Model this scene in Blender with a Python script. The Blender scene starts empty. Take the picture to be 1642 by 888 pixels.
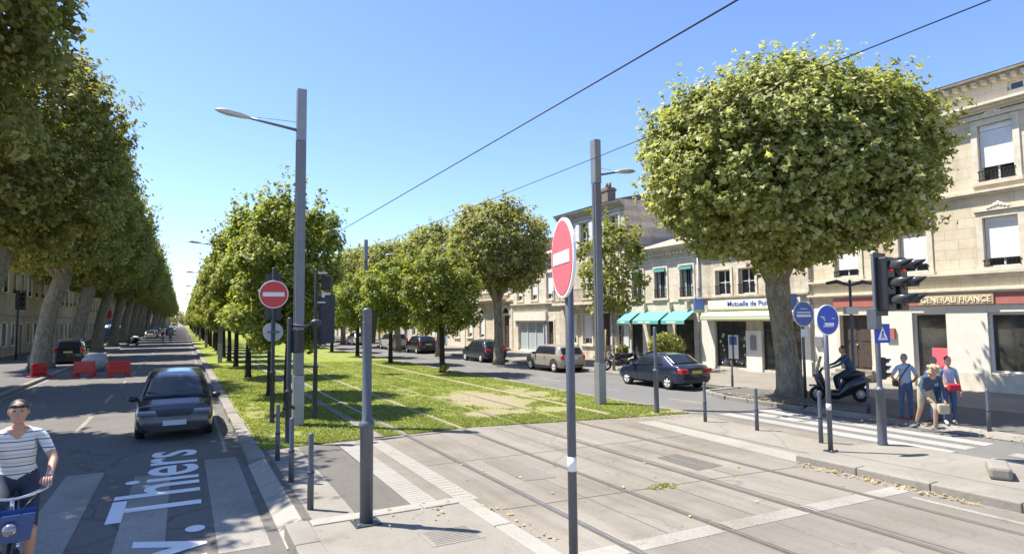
import bpy, bmesh, math, random
import numpy as np
from mathutils import Vector, Matrix

# ------------------------------------------------------------------ camera, sky, sun, exposure
scene = bpy.context.scene
col = scene.collection
CAM_H = 2.7
cam_data = bpy.data.cameras.new('camera')
cam_data.sensor_width = 36.0
cam_data.lens = 36.0 * 1000.0 / 1642.0
cam_data.clip_start = 0.05
cam_data.clip_end = 3000.0
cam = bpy.data.objects.new('camera', cam_data)
col.objects.link(cam)
cam.matrix_world = Matrix(((0.884747,-0.021551,-0.465573,0),(-0.465942,-0.06442,-0.882467,0),(-0.010975,0.99769,-0.067037,2.7),(0,0,0,1)))
scene.camera = cam

SUN_EL, SUN_AZ = math.radians(61.5), math.radians(-47.0)      # azimuth clockwise from +Y (the avenue direction)
world = bpy.data.worlds.new('World')
scene.world = world
world.use_nodes = True
wn = world.node_tree
wn.nodes.clear()
sky = wn.nodes.new('ShaderNodeTexSky')
sky.sky_type = 'NISHITA'
sky.sun_disc = False
sky.sun_elevation = SUN_EL
sky.sun_rotation = SUN_AZ % (2 * math.pi)
sky.air_density = 1.0
sky.dust_density = 0.3
sky.ozone_density = 2.2
bg = wn.nodes.new('ShaderNodeBackground')
bg.inputs['Strength'].default_value = 0.1
wo = wn.nodes.new('ShaderNodeOutputWorld')
tint = wn.nodes.new('ShaderNodeMix'); tint.data_type = 'RGBA'; tint.blend_type = 'MULTIPLY'
tint.inputs[0].default_value = 1.0; tint.inputs[7].default_value = (0.86, 0.93, 1.12, 1)
wn.links.new(sky.outputs[0], tint.inputs[6]); wn.links.new(tint.outputs[2], bg.inputs['Color'])
wn.links.new(bg.outputs[0], wo.inputs['Surface'])
sun_data = bpy.data.lights.new('sun', 'SUN')
sun_data.energy = 4.6
sun_data.angle = math.radians(0.5)
sun_data.color = (1.0, 0.94, 0.84)
sun = bpy.data.objects.new('sun', sun_data)
col.objects.link(sun)
SUN_DIR = Vector((math.cos(SUN_EL) * math.sin(SUN_AZ), math.cos(SUN_EL) * math.cos(SUN_AZ), math.sin(SUN_EL)))
sun.rotation_euler = SUN_DIR.to_track_quat('Z', 'Y').to_euler()
sun.location = SUN_DIR * 60
vs = scene.view_settings
vs.view_transform = 'Standard'
vs.look = 'None'
vs.exposure = 1.2
vs.gamma = 1.0
vs.use_curve_mapping = False
scene.render.engine = 'CYCLES'
scene.cycles.max_bounces = 6
scene.cycles.transparent_max_bounces = 8
scene.cycles.use_denoising = True

rng = random.Random(7)
PI = math.pi

# ------------------------------------------------------------------ materials
def new_mat(name):
    m = bpy.data.materials.new(name)
    m.use_nodes = True
    nt = m.node_tree
    b = nt.nodes['Principled BSDF']
    return m, nt, b

def plain(name, colr, rough=0.6, metal=0.0, spec=None, emit=None, var=0.0, scale=6.0, bump=0.0, coat=0.0):
    m, nt, b = new_mat(name)
    c = (*colr, 1.0)
    b.inputs['Base Color'].default_value = c
    b.inputs['Roughness'].default_value = rough
    b.inputs['Metallic'].default_value = metal
    if spec is not None: b.inputs['Specular IOR Level'].default_value = spec
    if coat: b.inputs['Coat Weight'].default_value = coat; b.inputs['Coat Roughness'].default_value = 0.05
    if emit:
        b.inputs['Emission Color'].default_value = (*emit[0], 1); b.inputs['Emission Strength'].default_value = emit[1]
    if var or bump:
        tc = nt.nodes.new('ShaderNodeTexCoord')
        nz = nt.nodes.new('ShaderNodeTexNoise'); nz.inputs['Scale'].default_value = scale
        nz.inputs['Detail'].default_value = 6.0; nz.inputs['Roughness'].default_value = 0.65
        nt.links.new(tc.outputs['Object'], nz.inputs['Vector'])
        if var:
            cr = nt.nodes.new('ShaderNodeValToRGB')
            cr.color_ramp.elements[0].position = 0.3; cr.color_ramp.elements[1].position = 0.7
            cr.color_ramp.elements[0].color = (*[x * (1 - var) for x in colr], 1)
            cr.color_ramp.elements[1].color = (*[min(1, x * (1 + var)) for x in colr], 1)
            nt.links.new(nz.outputs['Fac'], cr.inputs[0]); nt.links.new(cr.outputs[0], b.inputs['Base Color'])
        if bump:
            bp = nt.nodes.new('ShaderNodeBump'); bp.inputs['Strength'].default_value = bump; bp.inputs['Distance'].default_value = 0.02
            nt.links.new(nz.outputs['Fac'], bp.inputs['Height']); nt.links.new(bp.outputs[0], b.inputs['Normal'])
    return m

def mixc(nt, fac, c1, c2, mode='MIX'):
    n = nt.nodes.new('ShaderNodeMix'); n.data_type = 'RGBA'; n.blend_type = mode
    for s, v in ((n.inputs[0], fac), (n.inputs[6], c1), (n.inputs[7], c2)):
        if hasattr(v, 'links'): nt.links.new(v, s)
        elif isinstance(v, (tuple, list)): s.default_value = (*v, 1.0) if len(v) == 3 else v
        else: s.default_value = v
    return n.outputs[2]

def noise(nt, vec, scale, detail=4.0, rough=0.6):
    n = nt.nodes.new('ShaderNodeTexNoise')
    n.inputs['Scale'].default_value = scale; n.inputs['Detail'].default_value = detail; n.inputs['Roughness'].default_value = rough
    nt.links.new(vec, n.inputs['Vector'])
    return n.outputs['Fac']

def ramp(nt, src, p0, p1):
    n = nt.nodes.new('ShaderNodeMapRange'); n.inputs[1].default_value = p0; n.inputs[2].default_value = p1
    nt.links.new(src, n.inputs[0])
    return n.outputs[0]

def ground_mat(name, colr, grain=0.28, blotch=0.2, patch=None, cracks=0.0, rough=0.85, streak=0.0):
    """asphalt / concrete / paving: aggregate grain, blotches, repair patches and cracks"""
    m, nt, b = new_mat(name)
    tc = nt.nodes.new('ShaderNodeTexCoord'); v = tc.outputs['Object']
    dark = tuple(x * (1 - grain) for x in colr); lite = tuple(min(1, x * (1 + grain)) for x in colr)
    g = noise(nt, v, 55.0, 3.0, 0.8)
    c = mixc(nt, ramp(nt, g, 0.3, 0.7), dark, lite)
    bl = noise(nt, v, 0.55, 6.0, 0.6)
    c = mixc(nt, ramp(nt, bl, 0.3, 0.72), c, tuple(x * (1 - blotch) for x in (1, .97, .93)), 'MULTIPLY')
    sp = noise(nt, v, 4.0, 8.0, 0.75)
    c = mixc(nt, ramp(nt, sp, 0.56, 0.66), c, tuple(x * 0.78 for x in (1, .98, .95)), 'MULTIPLY')
    if patch:
        p = noise(nt, v, 0.22, 2.0, 0.4)
        c = mixc(nt, ramp(nt, p, 0.54, 0.57), c, patch)
    if streak:
        mp = nt.nodes.new('ShaderNodeMapping'); mp.inputs['Scale'].default_value = (1.6, .09, 1); nt.links.new(v, mp.inputs[0])
        c = mixc(nt, ramp(nt, noise(nt, mp.outputs[0], 1.5, 5, .6), .42, .68), c, tuple(1 - streak * q for q in (1, 1.06, 1.15)), 'MULTIPLY')
    if cracks:
        vo = nt.nodes.new('ShaderNodeTexVoronoi'); vo.feature = 'DISTANCE_TO_EDGE'; vo.inputs['Scale'].default_value = 0.45
        nz = nt.nodes.new('ShaderNodeTexNoise'); nz.inputs['Scale'].default_value = 1.3
        nt.links.new(v, nz.inputs['Vector'])
        add = nt.nodes.new('ShaderNodeMixRGB'); add.inputs[0].default_value = 0.35
        nt.links.new(v, add.inputs[1]); nt.links.new(nz.outputs['Color'], add.inputs[2])
        nt.links.new(add.outputs[0], vo.inputs['Vector'])
        c = mixc(nt, ramp(nt, vo.outputs['Distance'], 0.012, 0.0), c, tuple(x * (1 - cracks) for x in colr))
    nt.links.new(c, b.inputs['Base Color'])
    b.inputs['Roughness'].default_value = rough
    b.inputs['Specular IOR Level'].default_value = 0.25
    bp = nt.nodes.new('ShaderNodeBump'); bp.inputs['Strength'].default_value = 0.35; bp.inputs['Distance'].default_value = 0.01
    nt.links.new(g, bp.inputs['Height']); nt.links.new(bp.outputs[0], b.inputs['Normal'])
    return m

def stone_mat(name, colr, brick=(0.9, 0.36), mortar=0.72, stain=0.26):
    m, nt, b = new_mat(name)
    tc = nt.nodes.new('ShaderNodeTexCoord'); v = tc.outputs['Object']
    sep = nt.nodes.new('ShaderNodeSeparateXYZ'); nt.links.new(v, sep.inputs[0])
    com = nt.nodes.new('ShaderNodeCombineXYZ'); nt.links.new(sep.outputs['Y'], com.inputs['X']); nt.links.new(sep.outputs['Z'], com.inputs['Y'])
    br = nt.nodes.new('ShaderNodeTexBrick')
    br.inputs['Scale'].default_value = 1.0; br.inputs['Brick Width'].default_value = brick[0]; br.inputs['Row Height'].default_value = brick[1]
    br.inputs['Mortar Size'].default_value = 0.013; br.inputs['Mortar Smooth'].default_value = 0.3
    br.inputs['Color1'].default_value = (*colr, 1)
    br.inputs['Color2'].default_value = (*[x * y for x, y in zip(colr, (.9, .87, .8))], 1)
    br.inputs['Mortar'].default_value = (*[x * mortar for x in colr], 1)
    nt.links.new(com.outputs[0], br.inputs['Vector'])
    c = br.outputs['Color']
    st = noise(nt, v, 1.1, 8.0, 0.7)
    c = mixc(nt, ramp(nt, st, 0.45, 0.75), c, tuple(1 - stain * k for k in (.8, .95, 1.15)), 'MULTIPLY')
    mp = nt.nodes.new('ShaderNodeMapping'); mp.inputs['Scale'].default_value = (3.0, 3.0, 0.25); nt.links.new(v, mp.inputs[0])
    s2 = noise(nt, mp.outputs[0], 1.2, 6.0, 0.65)
    c = mixc(nt, ramp(nt, s2, 0.52, 0.8), c, tuple(1 - stain * k for k in (.9, 1.0, 1.1)), 'MULTIPLY')
    nt.links.new(c, b.inputs['Base Color'])
    b.inputs['Roughness'].default_value = 0.9; b.inputs['Specular IOR Level'].default_value = 0.2
    bp = nt.nodes.new('ShaderNodeBump'); bp.inputs['Strength'].default_value = 0.25; bp.inputs['Distance'].default_value = 0.01
    nt.links.new(noise(nt, v, 18.0, 5.0, .7), bp.inputs['Height']); nt.links.new(bp.outputs[0], b.inputs['Normal'])
    return m

def leaf_mat(name, cols, trans=0.35):
    m, nt, b = new_mat(name)
    ge = nt.nodes.new('ShaderNodeNewGeometry')
    cr = nt.nodes.new('ShaderNodeValToRGB')
    els = cr.color_ramp.elements
    while len(els) < len(cols): els.new(0.5)
    for i, (p, c) in enumerate(cols):
        els[i].position = p; els[i].color = (*c, 1)
    nt.links.new(ge.outputs['Random Per Island'], cr.inputs[0])
    oi = nt.nodes.new('ShaderNodeObjectInfo')
    hs = nt.nodes.new('ShaderNodeHueSaturation')
    mr = nt.nodes.new('ShaderNodeMapRange'); mr.inputs[3].default_value = 0.9; mr.inputs[4].default_value = 1.14
    nt.links.new(oi.outputs['Random'], mr.inputs[0]); nt.links.new(mr.outputs[0], hs.inputs['Value'])
    mh = nt.nodes.new('ShaderNodeMapRange'); mh.inputs[3].default_value = 0.496; mh.inputs[4].default_value = 0.51
    nt.links.new(oi.outputs['Random'], mh.inputs[0]); nt.links.new(mh.outputs[0], hs.inputs['Hue'])
    nt.links.new(cr.outputs[0], hs.inputs['Color'])
    nt.links.new(hs.outputs[0], b.inputs['Base Color'])
    b.inputs['Roughness'].default_value = 0.55; b.inputs['Specular IOR Level'].default_value = 0.3
    tr = nt.nodes.new('ShaderNodeBsdfTranslucent')
    mt = mixc(nt, 1.0, hs.outputs[0], (1.15, 1.1, 0.5), 'MULTIPLY')
    nt.links.new(mt, tr.inputs['Color'])
    ms = nt.nodes.new('ShaderNodeMixShader'); ms.inputs[0].default_value = trans
    out = nt.nodes['Material Output']
    nt.links.new(b.outputs[0], ms.inputs[1]); nt.links.new(tr.outputs[0], ms.inputs[2]); nt.links.new(ms.outputs[0], out.inputs['Surface'])
    return m

def bark_mat(name, cols, scale=(5, 5, 1.6)):
    m, nt, b = new_mat(name)
    tc = nt.nodes.new('ShaderNodeTexCoord')
    mp = nt.nodes.new('ShaderNodeMapping'); mp.inputs['Scale'].default_value = scale; nt.links.new(tc.outputs['Object'], mp.inputs[0])
    n1 = noise(nt, mp.outputs[0], 1.5, 5.0, 0.6)
    c = mixc(nt, ramp(nt, n1, 0.42, 0.5), cols[0], cols[1])
    n2 = noise(nt, mp.outputs[0], 3.0, 6.0, 0.7)
    c = mixc(nt, ramp(nt, n2, 0.5, 0.62), c, cols[2])
    nt.links.new(c, b.inputs['Base Color'])
    b.inputs['Roughness'].default_value = 0.9; b.inputs['Specular IOR Level'].default_value = 0.15
    bp = nt.nodes.new('ShaderNodeBump'); bp.inputs['Strength'].default_value = 0.6; bp.inputs['Distance'].default_value = 0.03
    nt.links.new(n2, bp.inputs['Height']); nt.links.new(bp.outputs[0], b.inputs['Normal'])
    return m

def carpaint(name, colr, rough=0.3):
    return plain(name, colr, rough, 0.25, coat=0.8, var=0.05, scale=3)

M = {}
M['asphalt_left'] = ground_mat('asphalt_left', (.15, .142, .13), .3, .22, (.13, .125, .12), .4)
M['asphalt_right'] = ground_mat('asphalt_right', (.17, .167, .16), .2, .18, (.145, .143, .14), .3)
M['plaza'] = ground_mat('plaza', (.275, .248, .21), .35, .35, (.235, .212, .18), .35, streak=.22)
M['plaza_smooth'] = ground_mat('plaza_smooth', (.215, .198, .172), .16, .2, streak=.15)
M['plaza_dark'] = ground_mat('plaza_dark', (.135, .125, .112), .35, .2)
M['pave'] = ground_mat('pave', (.27, .25, .215), .16, .22, None, .25)
M['pave_band'] = ground_mat('pave_band', (.33, .315, .28), .16, .22)
M['concrete'] = ground_mat('concrete', (.275, .255, .22), .2, .28, None, .2)
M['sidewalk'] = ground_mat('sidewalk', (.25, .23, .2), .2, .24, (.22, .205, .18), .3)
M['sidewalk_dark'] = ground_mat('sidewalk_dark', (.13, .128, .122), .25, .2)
M['kerb'] = ground_mat('kerb', (.28, .262, .23), .24, .38)
M['paint'] = ground_mat('paint', (.40, .39, .365), .25, .42)
M['joint'] = plain('joint', (.20, .18, .15), .9, var=.2)
M['paint_worn'] = ground_mat('paint_worn', (.33, .31, .275), .35, .4)
M['lettering'] = plain('lettering', (.72, .72, .72), .7)
M['steel'] = plain('steel', (.42, .4, .37), .28, .9)
M['rail_groove'] = plain('rail_groove', (.165, .14, .112), .8, var=.2)
M['grey_metal'] = plain('grey_metal', (.105, .115, .135), .45, .3, var=.15, scale=3)
M['mast_metal'] = plain('mast_metal', (.165, .175, .19), .45, .3, var=.1, scale=3)
M['mast_light'] = plain('mast_light', (.27, .275, .285), .42, .4, var=.1, scale=3)
M['dark_metal'] = plain('dark_metal', (.045, .05, .06), .5, .2, var=.2, scale=5)
M['lamp_grey'] = plain('lamp_grey', (.5, .49, .46), .4, .3)
M['black_plastic'] = plain('black_plastic', (.02, .021, .023), .4)
M['visor'] = plain('visor', (.05, .052, .056), .32)
M['white_paint'] = plain('white_paint', (.8, .8, .78), .5)
M['sign_red'] = plain('sign_red', (.62, .045, .05), .4)
M['sign_red_faded'] = plain('sign_red_faded', (.66, .13, .16), .5)
M['sign_blue'] = plain('sign_blue', (.02, .06, .42), .4)
M['sign_blue_pale'] = plain('sign_blue_pale', (.08, .15, .42), .5)
M['sign_back'] = plain('sign_back', (.38, .40, .43), .45, .5, var=.08)
M['red_lens'] = plain('red_lens', (.4, .012, .02), .3, emit=((1, .02, .04), .15))
M['dark_lens'] = plain('dark_lens', (.02, .02, .02), .15)
M['wire'] = plain('wire', (.03, .03, .035), .5, .5)
M['limestone'] = stone_mat('limestone', (.66, .59, .46))
M['limestone_pale'] = stone_mat('limestone_pale', (.68, .63, .54), (1.0, .38))
M['limestone_grey'] = stone_mat('limestone_grey', (.60, .55, .46), (.8, .33), .8, .5)
M['limestone_warm'] = stone_mat('limestone_warm', (.52, .43, .30), (.85, .34), .8, .45)
M['trim'] = plain('trim', (.62, .56, .45), .85, var=.18, scale=3, bump=.2)
M['trim_weathered'] = plain('trim_weathered', (.40, .36, .29), .9, var=.3, scale=2.5, bump=.2)
M['render_white'] = plain('render_white', (.70, .655, .57), .8, var=.07, scale=1.5)
M['white_frame'] = plain('white_frame', (.72, .71, .68), .5)
M['blind'] = plain('blind', (.78, .79, .80), .6, var=.04)
M['glass'] = plain('glass', (.025, .03, .035), .06, spec=.8)
M['shop_glass'] = plain('shop_glass', (.05, .05, .045), .07, spec=.8, var=.5, scale=1.2)
M['curtain'] = plain('curtain', (.35, .40, .40), .8, var=.2)
M['roof'] = plain('roof', (.42, .31, .23), .9, var=.3, scale=5, bump=.4)
M['slate'] = plain('slate', (.09, .095, .11), .7, var=.2)
M['chimney_brick'] = plain('chimney_brick', (.20, .15, .11), .9, var=.3, scale=5)
M['zinc'] = plain('zinc', (.28, .29, .30), .5, .5)
M['door_wood'] = plain('door_wood', (.07, .05, .04), .6, var=.3)
M['iron'] = plain('iron', (.03, .03, .03), .5, .5)
M['fascia_red'] = plain('fascia_red', (.40, .135, .11), .6, var=.12)
M['cream_letter'] = plain('cream_letter', (.78, .68, .46), .5)
M['fascia_tan'] = plain('fascia_tan', (.42, .33, .22), .6, var=.1)
M['turquoise'] = plain('turquoise', (.11, .36, .33), .8, var=.06)
M['green_stripe'] = plain('green_stripe', (.33, .40, .19), .6)
M['sign_cream'] = plain('sign_cream', (.72, .69, .58), .6)
M['text_blue'] = plain('text_blue', (.03, .08, .35), .5)
M['red_barrier'] = plain('red_barrier', (.55, .03, .035), .45, var=.1)
M['tyre'] = plain('tyre', (.015, .015, .015), .8)
M['rim'] = plain('rim', (.68, .68, .68), .4, .1)
M['car_glass'] = plain('car_glass', (.018, .022, .028), .05, spec=.55)
M['navy'] = carpaint('navy', (.012, .019, .042))
M['charcoal_blue'] = carpaint('charcoal_blue', (.022, .027, .042))
M['black_paint'] = carpaint('black_paint', (.014, .015, .018))
M['mini_beige'] = carpaint('mini_beige', (.33, .30, .24))
M['silver'] = carpaint('silver', (.45, .45, .45))
M['white_car'] = carpaint('white_car', (.7, .7, .7))
M['grey_car'] = carpaint('grey_car', (.16, .17, .18))
M['tail_red'] = plain('tail_red', (.45, .012, .015), .2, coat=.6)
M['head_clear'] = plain('head_clear', (.26, .27, .29), .1, .5, coat=.6)
M['plate_yellow'] = plain('plate_yellow', (.55, .45, .08), .5)
M['plate_white'] = plain('plate_white', (.5, .54, .6), .5)
M['skin'] = plain('skin', (.46, .26, .175), .55, var=.06, scale=20)
M['shirt_blue'] = plain('shirt_blue', (.30, .38, .52), .85, var=.1, scale=8)
M['shirt_pale'] = plain('shirt_pale', (.5, .53, .58), .85, var=.1, scale=8)
M['jeans'] = plain('jeans', (.05, .085, .17), .85, var=.2, scale=10)
M['navy_cloth'] = plain('navy_cloth', (.025, .035, .06), .85, var=.2, scale=8)
M['jacket_blue'] = plain('jacket_blue', (.045, .07, .12), .85, var=.25, scale=7)
M['khaki'] = plain('khaki', (.42, .36, .24), .85, var=.1)
M['red_cloth'] = plain('red_cloth', (.5, .02, .04), .7)
M['white_shoe'] = plain('white_shoe', (.65, .65, .63), .6)
M['black_shoe'] = plain('black_shoe', (.02, .02, .02), .6)
M['hair_dark'] = plain('hair_dark', (.03, .025, .02), .6, var=.3, scale=30)
M['hair_grey'] = plain('hair_grey', (.22, .20, .18), .6, var=.3, scale=30)
M['hair_blonde'] = plain('hair_blonde', (.55, .43, .24), .6, var=.25, scale=25)
M['bike_blue'] = carpaint('bike_blue', (.03, .075, .24))
M['chrome'] = plain('chrome', (.6, .6, .6), .2, .9)
M['eye'] = plain('eye', (.02, .015, .012), .2)
M['blue_paint'] = plain('blue_paint', (.035, .12, .38), .6, var=.1)
M['bag_grey'] = plain('bag_grey', (.42, .42, .40), .8, var=.15)
M['terracotta'] = plain('terracotta', (.34, .33, .31), .8, var=.1)
M['stake'] = plain('stake', (.30, .22, .14), .9, var=.2)
M['dirt'] = plain('dirt', (.30, .25, .17), .95, var=.25, scale=9, bump=.3)
M['litter'] = leaf_mat('litter', [(0, (.30, .20, .08)), (.5, (.42, .31, .14)), (1, (.5, .42, .22))], .1)
M['bark_plane'] = bark_mat('bark_plane', ((.26, .23, .17), (.17, .15, .11), (.36, .325, .25)))
M['bark_dark'] = bark_mat('bark_dark', ((.045, .038, .028), (.028, .024, .018), (.065, .055, .04)))
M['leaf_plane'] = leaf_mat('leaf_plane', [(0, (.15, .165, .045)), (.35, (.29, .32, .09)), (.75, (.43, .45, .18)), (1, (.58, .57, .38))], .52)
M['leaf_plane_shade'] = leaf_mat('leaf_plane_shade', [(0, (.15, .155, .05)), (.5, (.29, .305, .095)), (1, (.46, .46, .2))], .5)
M['leaf_horn'] = leaf_mat('leaf_horn', [(0, (.12, .15, .03)), (.5, (.26, .305, .065)), (1, (.44, .47, .17))], .5)
M['leaf_light'] = leaf_mat('leaf_light', [(0, (.15, .19, .04)), (.5, (.25, .29, .07)), (1, (.40, .41, .16))], .42)
M['grass_blade'] = leaf_mat('grass_blade', [(0, (.17, .21, .04)), (.5, (.26, .30, .075)), (1, (.40, .41, .15))], .38)

# ------------------------------------------------------------------ mesh helpers
class MB:
    def __init__(self): self.v = []; self.f = []; self.mi = []; self.sm = []; self.cur = 0; self.smooth = False
    def add(self, vs_, fs_, smooth=None):
        o = len(self.v); self.v += [tuple(p) for p in vs_]
        for f in fs_: self.f.append([o + i for i in f]); self.mi.append(self.cur); self.sm.append(self.smooth if smooth is None else smooth)
        return self
    def box(self, c, s, rot=None):
        """c centre, s full sizes, rot Matrix"""
        hx, hy, hz = s[0] / 2, s[1] / 2, s[2] / 2
        p = [Vector((x, y, z)) for x in (-hx, hx) for y in (-hy, hy) for z in (-hz, hz)]
        if rot is not None: p = [rot @ q for q in p]
        c = Vector(c)
        return self.add([q + c for q in p], [(0, 1, 3, 2), (4, 6, 7, 5), (0, 4, 5, 1), (2, 3, 7, 6), (0, 2, 6, 4), (1, 5, 7, 3)], False)
    def bx(self, x0, x1, y0, y1, z0, z1):
        return self.box(((x0 + x1) / 2, (y0 + y1) / 2, (z0 + z1) / 2), (abs(x1 - x0), abs(y1 - y0), abs(z1 - z0)))
    def tube(self, pts, rad, n=10, caps=True, smooth=True):
        pts = [Vector(p) for p in pts]
        if not isinstance(rad, (list, tuple)): rad = [rad] * len(pts)
        rings = []
        prev = None
        for i, p in enumerate(pts):
            d = (pts[min(i + 1, len(pts) - 1)] - pts[max(i - 1, 0)]).normalized()
            a = Vector((0, 0, 1)) if abs(d.z) < .9 else Vector((1, 0, 0))
            if prev is not None:
                x = (prev - d * prev.dot(d))
                x = x.normalized() if x.length > 1e-6 else d.cross(a).normalized()
            else: x = d.cross(a).normalized()
            prev = x
            y = d.cross(x)
            rings.append([p + (x * math.cos(2 * PI * k / n) + y * math.sin(2 * PI * k / n)) * rad[i] for k in range(n)])
        vs_ = [q for r in rings for q in r]
        fs_ = []
        for i in range(len(pts) - 1):
            for k in range(n):
                fs_.append((i * n + k, i * n + (k + 1) % n, (i + 1) * n + (k + 1) % n, (i + 1) * n + k))
        self.add(vs_, fs_, smooth)
        if caps:
            o = len(self.v) - len(vs_)
            self.f.append([o + k for k in range(n)][::-1]); self.mi.append(self.cur); self.sm.append(False)
            self.f.append([o + (len(pts) - 1) * n + k for k in range(n)]); self.mi.append(self.cur); self.sm.append(False)
        return self
    def lathe(self, prof, c=(0, 0, 0), axis=(0, 0, 1), n=20, smooth=True, caps=True):
        """prof list of (radius, height along axis)"""
        q = Vector((0, 0, 1)).rotation_difference(Vector(axis).normalized()).to_matrix()
        c = Vector(c)
        vs_ = []
        for r, h in prof:
            for k in range(n):
                vs_.append(c + q @ Vector((r * math.cos(2 * PI * k / n), r * math.sin(2 * PI * k / n), h)))
        fs_ = []
        for i in range(len(prof) - 1):
            for k in range(n):
                fs_.append((i * n + k, i * n + (k + 1) % n, (i + 1) * n + (k + 1) % n, (i + 1) * n + k))
        if caps and prof[0][0] > 1e-5: fs_.append(tuple(range(n))[::-1])
        if caps and prof[-1][0] > 1e-5: fs_.append(tuple((len(prof) - 1) * n + k for k in range(n)))
        return self.add(vs_, fs_, smooth)
    def ball(self, c, r, n=14, m=9, rot=None):
        if not isinstance(r, (tuple, list)): r = (r, r, r)
        vs_, fs_ = [], []
        for i in range(m + 1):
            t = PI * i / m
            for k in range(n):
                p = Vector((r[0] * math.sin(t) * math.cos(2 * PI * k / n), r[1] * math.sin(t) * math.sin(2 * PI * k / n), r[2] * math.cos(t)))
                if rot is not None: p = rot @ p
                vs_.append(Vector(c) + p)
        for i in range(m):
            for k in range(n):
                fs_.append((i * n + k, (i + 1) * n + k, (i + 1) * n + (k + 1) % n, i * n + (k + 1) % n))
        return self.add(vs_, fs_, True)
    def prism(self, poly, z0, z1):
        """poly list of (x,y) counter-clockwise"""
        n = len(poly)
        vs_ = [(x, y, z0) for x, y in poly] + [(x, y, z1) for x, y in poly]
        fs_ = [tuple(range(n))[::-1], tuple(range(n, 2 * n))] + [(i, (i + 1) % n, n + (i + 1) % n, n + i) for i in range(n)]
        return self.add(vs_, fs_, False)
    def quad(self, a, b, c, d): return self.add([a, b, c, d], [(0, 1, 2, 3)], False)
    def mesh(self, name, mats):
        me = bpy.data.meshes.new(name)
        me.from_pydata(self.v, [], self.f)
        if not isinstance(mats, (list, tuple)): mats = [mats]
        for m in mats: me.materials.append(M[m] if isinstance(m, str) else m)
        me.polygons.foreach_set('material_index', self.mi)
        me.polygons.foreach_set('use_smooth', self.sm)
        me.update()
        bm = bmesh.new(); bm.from_mesh(me)
        bmesh.ops.remove_doubles(bm, verts=bm.verts, dist=1e-6)
        bmesh.ops.recalc_face_normals(bm, faces=bm.faces)
        bm.to_mesh(me); bm.free()
        return me
    def build(self, name, mats, parent=None, bevel=0.0, loc=None):
        return link(name, self.mesh(name, mats), parent, bevel, loc)

def link(name, me, parent=None, bevel=0.0, loc=None):
    o = bpy.data.objects.new(name, me)
    col.objects.link(o)
    if parent is not None: o.parent = parent
    if loc is not None: o.location = loc
    if bevel:
        b = o.modifiers.new('bevel', 'BEVEL'); b.width = bevel; b.segments = 2; b.limit_method = 'ANGLE'; b.angle_limit = 0.6
    return o

def thing(name, label, cat, loc=(0, 0, 0), rz=0.0, group=None):
    o = bpy.data.objects.new(name, None)
    o.empty_display_size = 0.2
    col.objects.link(o)
    o.location = loc; o.rotation_euler = (0, 0, rz)
    return tag(o, label, cat, group)

def tag(o, label, cat, group=None):
    o['label'] = label; o['category'] = cat
    if group: o['group'] = group
    return o

def struct(name, mb, mat):
    o = mb.build(name, mat); o['kind'] = 'structure'; return o

def dup(root, loc, rz, label=None, group=None):
    r = root.copy(); col.objects.link(r); r.location = loc; r.rotation_euler = (0, 0, rz)
    if label: r['label'] = label
    if group: r['group'] = group
    for ch in list(root.children):
        c = ch.copy(); col.objects.link(c); c.parent = r
        for g in list(ch.children):
            d = g.copy(); col.objects.link(d); d.parent = c
    return r

def text_mesh(txt, mat, ext=0.006, bold=0.0):
    cu = bpy.data.curves.new('lettering', 'FONT')
    cu.body = txt; cu.extrude = ext; cu.offset = bold; cu.resolution_u = 4
    o = bpy.data.objects.new('lettering', cu); col.objects.link(o)
    dg = bpy.context.evaluated_depsgraph_get()
    me = bpy.data.meshes.new_from_object(o.evaluated_get(dg))
    bpy.data.objects.remove(o); bpy.data.curves.remove(cu)
    me.materials.clear(); me.materials.append(M[mat])
    co = np.empty(len(me.vertices) * 3); me.vertices.foreach_get('co', co); co = co.reshape(-1, 3)
    return me, co

def text_obj(name, txt, mat, mtx, width=None, height=None, parent=None, ext=0.006, bold=0.0):
    """mtx maps text plane (x right, y up, z out) to the parent's space; text is centred"""
    me, co = text_mesh(txt, mat, ext, bold)
    lo, hi = co.min(0), co.max(0)
    sx = width / (hi[0] - lo[0]) if width else 1; sy = height / (hi[1] - lo[1]) if height else sx
    if not width: sx = sy
    c = (co - [(lo[0] + hi[0]) / 2, (lo[1] + hi[1]) / 2, 0]) * [sx, sy, 1]
    m = np.array(mtx)
    c = c @ m[:3, :3].T + m[:3, 3]
    me.vertices.foreach_set('co', c.ravel()); me.update()
    return link(name, me, parent)

def frame(o, x, y):
    x = Vector(x).normalized(); y = Vector(y).normalized(); z = x.cross(y)
    return Matrix(((x.x, y.x, z.x, o[0]), (x.y, y.y, z.y, o[1]), (x.z, y.z, z.z, o[2]), (0, 0, 0, 1)))

def ordinal(i):
    w = ['first', 'second', 'third', 'fourth', 'fifth', 'sixth', 'seventh', 'eighth', 'ninth', 'tenth', 'eleventh', 'twelfth', 'thirteenth', 'fourteenth', 'fifteenth', 'sixteenth']
    return w[i]

# ------------------------------------------------------------------ ground, roads, kerbs
FAR = 620.0
RZ = -0.12
def sheet(name, poly, z, mat, sub=None):
    mb = MB(); mb.add([(x, y, z) for x, y in poly], [tuple(range(len(poly)))], False)
    return struct(name, mb, mat)
def rect(x0, x1, y0, y1): return [(x0, y0), (x1, y0), (x1, y1), (x0, y1)]

sheet('ground', rect(-900, 900, -300, 1600), -0.135, 'dirt')
sheet('road', rect(-6.2, 1.25, -25, FAR), RZ, 'asphalt_left')
sheet('road', rect(12.6, 19.0, -25, FAR), RZ, 'asphalt_right')
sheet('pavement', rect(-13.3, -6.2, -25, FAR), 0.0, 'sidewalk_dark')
sheet('pavement', rect(19.0, 25.2, 17.0, FAR), 0.0, 'sidewalk')
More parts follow.
